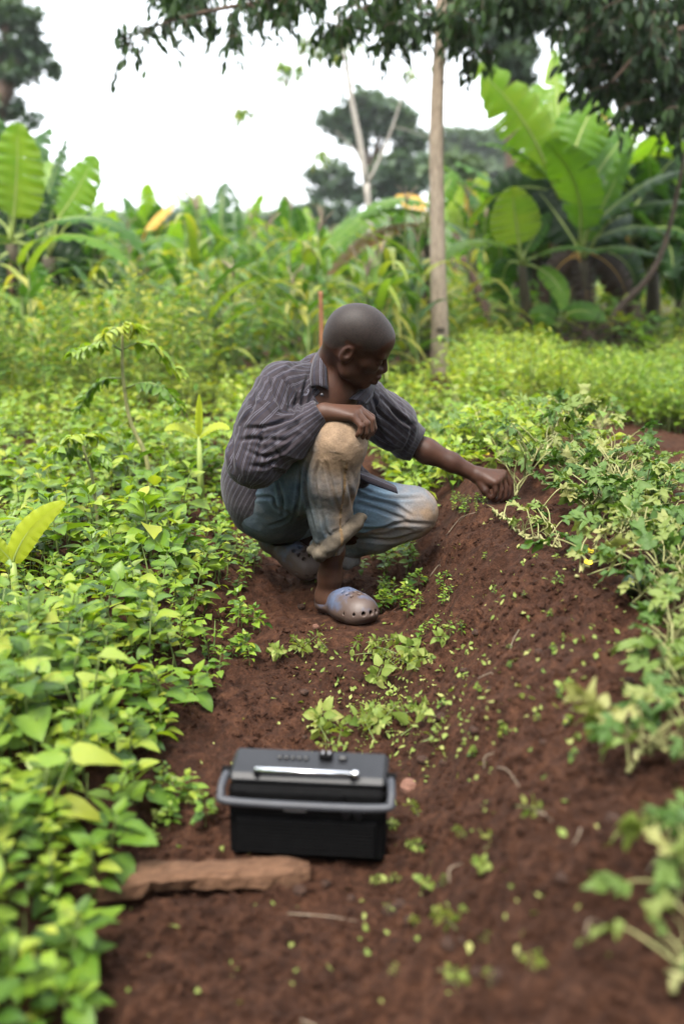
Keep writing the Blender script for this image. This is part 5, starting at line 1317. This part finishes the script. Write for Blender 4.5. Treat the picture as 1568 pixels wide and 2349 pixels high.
stick('bare_sapling', [gp(1372, 790, 9.6), P(1410, 720, 9.6), P(1475, 650, 9.5), P(1520, 570, 9.5), P(1555, 430, 9.4), P(1580, 300, 9.3)], .040, .014, 'bare crooked sapling at the right edge of the clump', 'branch', plain_mat('grey_brown_bark', (.06, .042, .032), (.15, .11, .085), 12, .9, .4))
def stump():
    k = MB(); b = gp(1065, 905, 7.7); n = 14; th = np.linspace(0, 2 * np.pi, n, endpoint=False); rg = np.random.default_rng(3); rows = []
    for i, z in enumerate(np.linspace(0, .20, 6)):
        rr = (.085 - .02 * i / 5) * (1 + .18 * (rg.random(n) - .5)); rows.append(np.stack([np.cos(th) * rr, np.sin(th) * rr, z + (.04 * np.cos(th) + .02 * rg.random(n) if i == 5 else 0 * th)], 1))
    k.add(np.vstack(rows), [(i * n + s, i * n + (s + 1) % n, i * n + n + (s + 1) % n, i * n + n + s) for i in range(5) for s in range(n)] + [tuple(range(5 * n, 6 * n))])
    o = k.build('tree_stump', plain_mat('red_brown_stump', (.09, .040, .020), (.20, .095, .050), 18, .9, .7), None, False); o.location = b; tag(o, 'small red brown stump in the weeds right of the slim trunk', 'stump')
stump()
def brush():
    rg = np.random.default_rng(6); b = gp(1395, 825, 9.0); k = MB()
    for i in range(330):
        c = np.array([rg.normal(0, .30), rg.normal(0, .2), 0]); c[2] = abs(rg.normal(.18, .16)) * max(.3, 1 - abs(c[0])); d = norm(rg.normal(0, 1, 3) * [1, .6, .55]) * rg.uniform(.12, .38)
        v, f = tube([c - d, c + rg.normal(0, .02, 3), c + d], [.007, .006, .003], 3, False); v[:, 2] = np.maximum(v[:, 2], 0); k.add(v, f)
    o = k.build('twigs', plain_mat('dead_dark_twig', (.020, .013, .010), (.055, .036, .026), 20, .95, .3)); r = empty('brush_heap', b); o.parent = r; o['kind'] = 'stuff'; tag(r, 'heap of dead dark brushwood at the foot of the clump', 'brush heap')
brush()

# ------------------------------------------------------------------ melon vines on the ridge
MELV = []
rg = np.random.default_rng(15)
for i in range(9): v, f = lobed_geo(1.0, rg); MELV.append(mesh_of('leaf', v, f, (M_MELON,), .22 + .085 * i))
FLW = MB()
for i in range(5): v, f = leaf_geo(.016, .014, 3, .2, -.4, 'ovate'); FLW.add(v @ rot(i * 1.2566, .5).T, f, .5)
M_FLOWER = plain_mat('yellow_petal', (.62, .48, .02), (.80, .65, .05), 60, .6, 0); FLM = FLW.mesh('flower'); FLM.materials.append(M_FLOWER)
def vine(path, lift, nleaf, leaf, label, seed, flowers=(), rise=.07, spread=.06):
    rg = np.random.default_rng(seed); pts = [on_ground(x, y) for x, y in path]; pts = [q + [0, 0, l] for q, l in zip(pts, np.broadcast_to(lift, (len(pts),)))]; b = pts[0].copy(); b[2] = gzs(b[0], b[1])
    r = empty('melon_vine', b); tag(r, label, 'vine', 'melon vines on the ridge'); s = spline(pts, 40); s[1:-1] += rg.normal(0, .006, (38, 3)); k = MB(); v, f = tube(s - b, np.linspace(.0048, .0028, 40), 6); k.add(v, f); st = k.build('stem', M_VINE, r)
    for i in range(nleaf):
        t = rg.random() * 39; j = int(t); p = s[j] + rg.normal(0, spread * .35, 3) * [1, 1, 0]; az = rg.uniform(0, 6.28); up = rise * rg.uniform(.3, 1.3); d = np.array([-math.sin(az), math.cos(az), 0])
        gzp = gzs(p[0], p[1]); q = p + d * spread * rg.uniform(.3, 1.2) + [0, 0, up]; q[2] = max(q[2], gzs(q[0], q[1]) + .012)
        k = MB(); v, f = tube(bez(s[j], (p + q) / 2 + [0, 0, up * .4], q, 5) - b, [.0026, .0023, .002, .0018, .0016], 4, False); k.add(v, f); k.build('petiole', M_VINE, r)
        o = bpy.data.objects.new('leaf', MELV[int(rg.integers(9))]); col.objects.link(o); o.parent = r; o.matrix_basis = m4(rot(az + rg.normal(0, .5), rg.uniform(-.7, .7), rg.normal(0, .55)), q - b, leaf * .85 * rg.uniform(.5, 1.2))
    for (x, y) in flowers:
        q = on_ground(x, y + 12) + [0, 0, .03]; o = bpy.data.objects.new('flower', FLM); col.objects.link(o); o.parent = r; o.matrix_basis = m4(rot(.3, .3), q - b)
    for i in range(3):                                      # a few curling tendrils
        t = s[int(rg.integers(5, 35))]; a = np.linspace(0, 9, 16); rr = .010 * (1 - a / 14); az = rg.uniform(0, 6.28); c = np.stack([np.cos(a) * rr + a * .004 * math.cos(az), np.sin(a) * rr + a * .004 * math.sin(az), a * .004 + .01], 1)
        k = MB(); v, f = tube(c + t - b, .0012, 3, False); k.add(v, f); k.build('tendril', M_VINE, r)
    return r
vine([(1180, 1150), (1230, 1090), (1300, 1050), (1370, 1060), (1400, 1100)], (.02, .07, .11, .10, .04), 70, .115, 'tangled melon vine heaped on the ridge beside the reaching hand', 1, (), .11, .10)
vine([(1150, 1080), (1220, 1060), (1290, 1040), (1360, 1040), (1390, 1020)], (.03, .06, .08, .10, .12), 55, .110, 'melon vine with brown knotted stems along the ridge top', 2, ((1115, 1050),), .10, .08)
vine([(1200, 1235), (1240, 1262), (1280, 1280), (1255, 1240), (1225, 1215)], (.01, .03, .03, .05, .09), 10, .085, 'small wilted melon vine lying on bare soil below the ridge', 3, (), .07, .05)
vine([(1130, 1195), (1165, 1215), (1200, 1240)], (.03, .03, .01), 5, .06, 'withered melon shoot pointing left on the bare soil', 4, (), .04, .03)
vine([(1330, 1180), (1400, 1200), (1460, 1180), (1540, 1220), (1600, 1290)], (.02, .05, .06, .05, .03), 60, .120, 'melon vine with yellow flowers spreading to the right edge', 5, ((1350, 1282), (1500, 1250)), .09, .09)
vine([(1320, 1330), (1380, 1300), (1450, 1290), (1530, 1320), (1600, 1380)], (.01, .04, .05, .04, .03), 46, .110, 'melon vine trailing past the small dark melon', 6, ((1345, 1310),), .08, .08)
vine([(1490, 1390), (1530, 1430), (1545, 1500), (1590, 1560)], (.01, .03, .03, .02), 18, .09, 'melon vine stem running down the right edge of the ridge', 7, (), .08, .06)
vine([(1500, 1590), (1530, 1580), (1575, 1610), (1620, 1640)], (.02, .04, .05, .04), 12, .085, 'blurred melon shoot at the right edge above the lowest ones', 8, (), .07, .06)
vine([(1440, 1790), (1490, 1770), (1550, 1790), (1620, 1810)], (.02, .05, .05, .04), 20, .09, 'large blurred melon leaves reaching in from the right edge', 9, (), .08, .06)
vine([(1545, 2090), (1590, 2040), (1640, 1990)], (.02, .05, .05), 12, .085, 'blurred melon shoot at the right edge below the large leaves', 10, (), .09, .06)
vine([(1540, 2310), (1580, 2250), (1630, 2200), (1690, 2160)], (.02, .05, .06, .05), 16, .085, 'melon vine in the lower right corner, nearest the camera', 11, (), .09, .07)
vine([(930, 1085), (1000, 1060), (1080, 1050), (1140, 1020)], (.03, .06, .08, .05), 40, .095, 'melon vine under the reaching forearm', 12, (), .09, .09)
vine([(900, 1020), (980, 1000), (1060, 985), (1150, 990)], (.03, .07, .08, .07), 38, .10, 'pale melon vine behind the reaching forearm', 13, ((1120, 1010),), .10, .10)
vine([(1140, 1000), (1155, 985), (1150, 960)], (.04, .10, .16), 10, .06, 'upright pale melon shoot behind the hand', 14, (), .05, .03)
vine([(1400, 1120), (1470, 1110), (1540, 1140), (1620, 1160)], (.03, .06, .05, .04), 30, .10, 'melon vine at the right edge on the ridge top', 15, (), .08, .08)
vine([(1420, 1180), (1480, 1230), (1540, 1280), (1610, 1330)], (.02, .05, .05, .04), 50, .105, 'dense melon vine filling the right edge above the small melon', 16, (), .09, .10)
vine([(1450, 1400), (1500, 1380), (1560, 1400), (1620, 1440)], (.02, .04, .04, .04), 34, .095, 'melon vine just below the small dark melon', 17, (), .08, .08)
vine([(1240, 1130), (1310, 1120), (1390, 1140), (1460, 1150)], (.03, .06, .06, .05), 50, .10, 'melon vine along the near side of the ridge top', 18, (), .08, .09)
vine([(1520, 1500), (1550, 1560), (1580, 1640), (1600, 1720)], (.02, .03, .04, .04), 30, .09, 'melon vine along the right edge between the lower shoots', 19, (), .08, .07)
def melon():
    q = on_ground(1450, 1362); k = MB(); th = np.linspace(0, np.pi, 9); ph = np.linspace(0, 2 * np.pi, 16, endpoint=False); R0 = .027
    v = [[math.sin(a) * math.cos(p) * R0 * 1.08, math.sin(a) * math.sin(p) * R0, R0 + math.cos(a) * R0 * .93] for a in th for p in ph]
    k.add(v, [(i * 16 + s, i * 16 + (s + 1) % 16, i * 16 + 16 + (s + 1) % 16, i * 16 + 16 + s) for i in range(8) for s in range(16)]); r = empty('watermelon', q - [0, 0, .004]); tag(r, 'small dark green watermelon lying under the vines at right', 'watermelon')
    k.build('rind', plain_mat('dark_green_rind', (.004, .012, .005), (.016, .036, .015), 60, .35, .05, .001, 3, .5, (1, 1, .3)), r)
    k = MB(); v, f = tube([(0, 0, R0 * 1.9), (.006, .004, R0 * 2.2), (.02, .012, R0 * 2.4)], [.003, .0025, .002], 5); k.add(v, f); k.build('stalk', M_VINE, r)
melon()

# ------------------------------------------------------------------ tomato plants, suckers and broad seedlings on the left
def tomato(stem_px, Y, fronds, label, leaf, r0, seed):
    rg = np.random.default_rng(seed); s = [P(x, y, Y) for x, y in stem_px]; b = s[0].copy(); b[2] = gzs(b[0], b[1]) - .01; r = empty('tomato_plant', b); tag(r, label, 'tomato plant', 'tomato plants'); k = MB(); p = spline([b] + s[1:], 20); v, f = tube(p - b, np.linspace(r0, r0 * .45, 20), 7); k.add(v, f); k.build('stem', M_VINE, r)
    for (L, tint, dy) in fronds:
        q = spline([P(x, y, Y + dy * 1.5 * i / max(1, len(L) - 1)) for i, (x, y) in enumerate(L)], 14); k = MB(); v, f = tube(q - b, np.linspace(r0 * .4, r0 * .15, 14), 5); k.add(v, f, .5, 1)
        for i in list(range(3, 14)) * 2:
            for sg in (-1, 1):
                d = norm(q[min(i + 1, 13)] - q[i - 1]); az = math.atan2(-d[0], d[1]) + sg * rg.uniform(.7, 1.3); ss = leaf * rg.uniform(.5, 1.2); v, f = leaf_geo(ss, ss * .48, 4, .3, rg.uniform(.4, 1.5), 'lance', .3, int(rg.integers(1e6))); k.add(v @ rot(az, rg.uniform(-.9, .2), rg.normal(0, .4)).T + q[i] - b, f, np.clip(tint + rg.normal(0, .12), 0, 1))
        k.build('frond', (M_WEED, M_STEM), r)
tomato([(342, 1075), (335, 1048), (299, 965), (283, 868), (281, 790), (283, 752)], 4.1, [([(282, 805), (240, 785), (200, 795), (168, 808)], .7, -.1), ([(284, 800), (325, 785), (365, 805), (408, 855)], .7, .1), ([(283, 868), (240, 870), (205, 900), (182, 940)], .3, .1), ([(290, 890), (330, 878), (375, 890), (412, 935)], .35, -.1), ([(283, 756), (262, 752), (245, 765)], .85, -.1), ([(283, 756), (300, 745), (318, 750)], .85, .1), ([(283, 760), (285, 745), (288, 738)], .9, 0)], 'tall drooping tomato plant standing above the left bed', .062, .011, 1)
tomato([(222, 1130), (214, 1105), (205, 1068), (192, 1030), (190, 1005)], 3.5, [([(195, 1040), (165, 1028), (135, 1030)], .5, -.1), ([(200, 1052), (220, 1040), (240, 1060)], .4, 0), ([(190, 1006), (205, 995), (222, 1000)], .7, .1), ([(190, 1010), (172, 998), (160, 1004)], .7, -.1)], 'shorter tomato plant with withered shoots in the left bed', .050, .007, 2)
def sucker(Y, base, leaves, label, seed):
    b = P(*base, Y); b[2] = gzs(b[0], b[1]) - .01; r = empty('banana_sucker', b); tag(r, label, 'banana plant'); px = Y / FPX; top = P(*base, Y); k = MB(); v, f = tube([np.zeros(3), (top - b) * .5, top - b], [.014, .012, .009], 8); k.add(v, f); k.build('pseudostem', M_RIB, r)
    for i, (tp, bw, W, fc, tint) in enumerate(leaves): banana_leaf(top, P(*tp, Y - .05), np.array([bw[0] * px, 0, bw[1] * px]), W * px, FACE_CAM if fc == 'c' else np.array([0, -.6, 1.0]), -.1, tint, seed + i, None, (M_YOUNG, M_RIB), 'leaf', r, b)
sucker(4.0, (456, 1002), [((457, 905), (0, 0), 18, 'c', .95), ((378, 988), (-8, 34), 34, 'u', .95), ((526, 986), (8, 34), 32, 'u', .95)], 'young banana sucker with three yellow green leaves in the left bed', 400)
sucker(2.75, (30, 1290), [((150, 1152), (-30, 25), 62, 'c', .97), ((-30, 1230), (-20, 30), 50, 'u', .7)], 'young sucker with one curved yellow green leaf at the left edge', 410)
def broad(Y, base, leaves, label, seed):
    rg = np.random.default_rng(seed); b = P(*base, Y); b[2] = gzs(b[0], b[1]); r = empty('broadleaf_seedling', b); tag(r, label, 'seedling'); k = MB()
    for (px_, py_, az, el, L, tint) in leaves:
        q = P(px_, py_, Y) - b; v, f = tube(bez((0, 0, 0), q * .6 + [0, 0, .02], q, 7), np.linspace(.0035, .002, 7), 5); k.add(v, f); v, f = leaf_geo(L, L * .82, 7, .15, .55, 'heart', .06, seed); m = MB(); m.add(v @ rot(az, el).T + q, f, tint); m.build('leaf', M_WEED, r)
    k.build('stem', M_STEM, r)
broad(1.62, (95, 1880), [(165, 1735, -1.25, -.1, .105, .88), (140, 1850, -1.35, -.25, .095, .95), (80, 1800, .8, .1, .09, .7), (110, 1760, .2, .2, .08, .6)], 'blurred seedling with heart-shaped yellow green leaves at lower left', 3)
broad(1.9, (190, 1620), [(185, 1560, -.9, .0, .075, .75), (230, 1500, -1.8, .1, .07, .8), (150, 1570, .9, .1, .07, .6)], 'broad-leaved seedling at the edge of the left bed', 5)

# ------------------------------------------------------------------ pulled and standing weeds in the furrow, litter, straws, clods
def small_weed(x, y, sc, label, group, lie=0.0, name='small_weed', seed=0):
    rg = np.random.default_rng(int(seed)); q = on_ground(x, y); a, b, raw = TPL[int(rg.integers(len(TPL)))]; r = empty(name, q + [0, 0, .004 + .012 * lie]); az = rg.uniform(0, 6.28)
    r.rotation_euler = (lie * rg.uniform(1.0, 1.35), 0, az); r.scale = (sc, sc, sc); tag(r, label, 'weed', group); o = bpy.data.objects.new('stem', a); col.objects.link(o); o.parent = r; o = bpy.data.objects.new('foliage', WILT[[q[1] for q in TPL].index(b)] if lie else b); col.objects.link(o); o.parent = r; o['kind'] = 'stuff'
rg = np.random.default_rng(31)
for i in range(12): small_weed(rg.uniform(872, 965), rg.uniform(1350, 1420), rg.uniform(.28, .48), 'small green weed standing beside the planted clog', 'weeds by the clog', 0, seed=900 + i)
for i in range(14): small_weed(rg.uniform(815, 985), rg.uniform(1268, 1325), rg.uniform(.35, .6), 'small green weed in the furrow under the bent knee', 'weeds under the knee', 0, seed=930 + i)
for i in range(16): small_weed(900 + rg.normal(0, 55), 1525 + rg.normal(0, 26), rg.uniform(.30, .55), 'pulled weed in the wilting heap in mid furrow', 'pulled weeds, far heap', 1, 'pulled_weed', 960 + i)
for i in range(20): small_weed(880 + rg.normal(0, 75), 1668 + rg.normal(0, 32), rg.uniform(.28, .52), 'pulled weed in the heap just behind the radio', 'pulled weeds, near heap', 1, 'pulled_weed', 990 + i)
for i in range(9): small_weed(680 + rg.normal(0, 35), 1500 + rg.normal(0, 10), rg.uniform(.22, .38), 'pulled weed beside the left edge of the furrow', 'pulled weeds, left', 1, 'pulled_weed', 1020 + i)
for i in range(12): small_weed(rg.uniform(930, 1060), rg.uniform(1330, 1480), rg.uniform(.16, .3), 'tiny weed on the slope right of the clog', 'tiny slope weeds', 0, seed=1040 + i)
for i in range(10): small_weed(rg.uniform(330, 480), rg.uniform(1780, 1960), rg.uniform(.22, .42), 'small weed left of the radio', 'weeds left of the radio', rg.random() < .4, seed=1060 + i)
for i in range(10): small_weed(rg.uniform(545, 600), rg.uniform(1290, 1560), rg.uniform(.35, .6), 'small weed on the edge of the left bed', 'bed edge weeds', 0, seed=1080 + i)
for i in range(14): small_weed(rg.uniform(1040, 1110), rg.uniform(1150, 1190), rg.uniform(.14, .26), 'tiny weed on the ridge just below the hand', 'weeds below the hand', 0, seed=1100 + i)
for i in range(22): small_weed(rg.uniform(840, 1230), rg.uniform(1860, 2300), rg.uniform(.14, .28), 'blurred pulled weed on the soil in front of the radio', 'pulled weeds, foreground', 1, 'pulled_weed', 1130 + i)
for i in range(26): small_weed(rg.uniform(1000, 1330), rg.uniform(1230, 1750), rg.uniform(.07, .15), 'tiny seedling on the bare slope of the ridge', 'ridge seedlings', 0, 'seedling', 1160 + i)
def litter():
    k = MB(); rg = np.random.default_rng(44)
    for i in range(900):
        u = rg.random()
        if u < .40: x, y = rg.normal(890, 95), rg.normal(1640, 70)
        elif u < .62: x, y = rg.uniform(700, 1150), rg.uniform(1330, 1800)
        elif u < .74: x, y = rg.uniform(250, 1420), rg.uniform(1500, 2330)
        else: x, y = rg.uniform(1000, 1450), rg.uniform(1180, 1700)
        q = on_ground(x, y); s = rg.uniform(.006, .022); v, f = leaf_geo(s, s * rg.uniform(.3, .75), 3, rg.uniform(-.3, .6), rg.uniform(-1.0, 1.4), 'ovate', .3, i); k.add(v @ rot(rg.uniform(0, 6.28), rg.normal(.1, .35), rg.normal(0, .4)).T + q + [0, 0, .004], f, np.clip(rg.normal(.62, .25), 0, 1))
    o = k.build('leaf_litter', M_WILT); tag(o, 'scattered green leaflets lying on the bare soil', None, None, 'stuff')
litter()
ST = [(1190, 1448, 1163, 1520), (1022, 1232, 1062, 1185), (1050, 1205, 1090, 1178), (1330, 1905, 1312, 1945), (1290, 1650, 1285, 1680), (1340, 1590, 1352, 1612), (1140, 1765, 1190, 1810), (985, 1325, 1010, 1302), (1110, 1770, 1135, 1730), (1225, 1868, 1265, 1890), (660, 2100, 820, 2118), (1030, 2030, 1060, 1985), (1480, 2010, 1530, 1975), (370, 1775, 395, 1820), (1340, 2150, 1400, 2135), (690, 2345, 740, 2370), (1095, 1560, 1130, 1552), (930, 1352, 950, 1330)]
for i, (x0, y0, x1, y1) in enumerate(ST):  # straws
    a, c = on_ground(x0, y0), on_ground(x1, y1); m = (a + c) / 2 + [.012 * math.sin(i * 2.1), .01 * math.cos(i), .012]
    m[2] = max(m[2], gzs(m[0], m[1]) + .006); stick('dry_straw', [a + [0, 0, .004], m, c + [0, 0, .004]], .0011 + .0005 * (i % 2), .0007, 'thin pale dry straw lying on the bare soil', 'straw', M_STRAW, 8, 'dry straws', .05, 4)
def crumbs():
    rg = np.random.default_rng(63); n = 15000; base = np.array([[1, 0, 0], [0, 1, 0], [-1, 0, 0], [0, -1, 0], [0, 0, .8], [0, 0, -.8]]); fc = np.array([[0, 1, 4], [1, 2, 4], [2, 3, 4], [3, 0, 4], [1, 0, 5], [2, 1, 5], [3, 2, 5], [0, 3, 5]])
    V = np.zeros((n, 6, 3)); i = 0; pn = rg.normal(0, 1, 3)
    while i < n:
        x, y = rg.uniform(180, 1568), 1160 + 1190 * rg.random() ** 1.25; q = on_ground(x, y, 8)
        if q[0] < edge_x(q[1]) - .10 or (noise3(np.array([q * 7.0]), 88)[0] < -.1 and rg.random() < .75): continue
        s = .0022 + .0095 * rg.random() ** 4; M = np.linalg.qr(rg.normal(0, 1, (3, 3)))[0]; V[i] = (base * rg.uniform(.55, 1.3, (6, 3)) * s) @ M.T + q + [0, 0, s * .25]; i += 1
    me = bpy.data.meshes.new('soil_crumbs'); me.from_pydata(V.reshape(-1, 3).tolist(), [], (fc[None] + 6 * np.arange(n)[:, None, None]).reshape(-1, 3).tolist()); me.update()
    o = link('soil_crumbs', me, None, (bpy.data.materials['red_brown_soil'],), False); tag(o, 'loose crumbs of red brown soil over the furrow and ridge', None, None, 'stuff')
crumbs()
M_CLOD = plain_mat('soil_clod', (.014, .0068, .0043), (.046, .022, .0135), 45, .95, .8, .006); M_BRICK = plain_mat('reddish_chip', (.08, .038, .025), (.16, .080, .055), 30, .9, .5)
def clod(q, s, label, mat, seed, name='soil_clod', group=None, sq=.7):
    rg = np.random.default_rng(seed); th = np.linspace(0, np.pi, 6); ph = np.linspace(0, 2 * np.pi, 9, endpoint=False); V = np.array([[math.sin(a) * math.cos(p), math.sin(a) * math.sin(p), math.cos(a) * sq] for a in th for p in ph]); V *= (1 + .35 * noise3(V * 1.7 + seed, seed))[:, None] * s
    k = MB(); k.add(V, [(i * 9 + j, i * 9 + (j + 1) % 9, i * 9 + 9 + (j + 1) % 9, i * 9 + 9 + j) for i in range(5) for j in range(9)]); o = k.build(name, mat, None, False); o.location = q + np.array([0, 0, s * sq * .45]); o.rotation_euler = (0, 0, rg.uniform(0, 6)); tag(o, label, 'clod', group)
clod(on_ground(938, 1812), .022, 'reddish angular lump of soil right of the radio', M_BRICK, 3)
clod(on_ground(724, 1440), .011, 'small flat reddish chip left of the clog', M_BRICK, 8)
rg = np.random.default_rng(51)
for i in range(40):
    x, y = rg.uniform(620, 1450), rg.uniform(1380, 2250); clod(on_ground(x, y), rg.uniform(.006, .016), 'small crumb of red brown soil on the furrow floor', M_CLOD, 100 + i, 'soil_clod', 'soil crumbs')

# ------------------------------------------------------------------ unseen leafy grove, added behind the viewpoint to cut sky light
def grove():
    rg = np.random.default_rng(91); n = 26000; az = rg.uniform(math.radians(75), math.radians(285), n); rad = rg.uniform(5.5, 9.5, n); hh = 6.5 * rg.random(n) ** .9 * (.7 + .3 * np.sin(az * 5))
    C = np.stack([np.sin(az) * rad, np.cos(az) * rad, hh], 1); V = np.zeros((n, 4, 3))
    for i in range(n):
        V[i] = (np.array([[0, 0, 0], [-.28, .5, .06], [0, 1, 0], [.28, .5, .06]]) * rg.uniform(.25, .5)) @ rot(rg.uniform(0, 6.28), rg.uniform(-1.2, .8), rg.normal(0, .6)).T + C[i]
    k = MB(); k.v = [V.reshape(-1, 3)]; k.f = np.arange(4 * n).reshape(n, 4).tolist(); k.t = [np.repeat(rg.normal(.5, .2, n).clip(0, 1), 4)]; k.m = [0] * n
    o = k.build('added_shade_grove', M_FAR); tag(o, 'unseen leafy grove added behind the viewpoint to block sky light', None, None, 'stuff')
grove()

# ------------------------------------------------------------------ warm damp air
def haze():
    m = bpy.data.materials.new('thin_haze'); m.use_nodes = True; nt = m.node_tree; nt.nodes.clear()
    out = nt.nodes.new('ShaderNodeOutputMaterial'); v = nt.nodes.new('ShaderNodeVolumePrincipled'); v.inputs['Color'].default_value = (.93, .95, .97, 1); v.inputs['Density'].default_value = .0006; v.inputs['Anisotropy'].default_value = .3
    nt.links.new(v.outputs[0], out.inputs['Volume']); k = MB(); vv, ff = box((0, 350, 11.5), (830, 1130, 31)); k.add(vv, ff); o = k.build('haze', m, None, False); o['kind'] = 'stuff'; o['label'] = 'thin pale haze in the air over the garden'
haze()
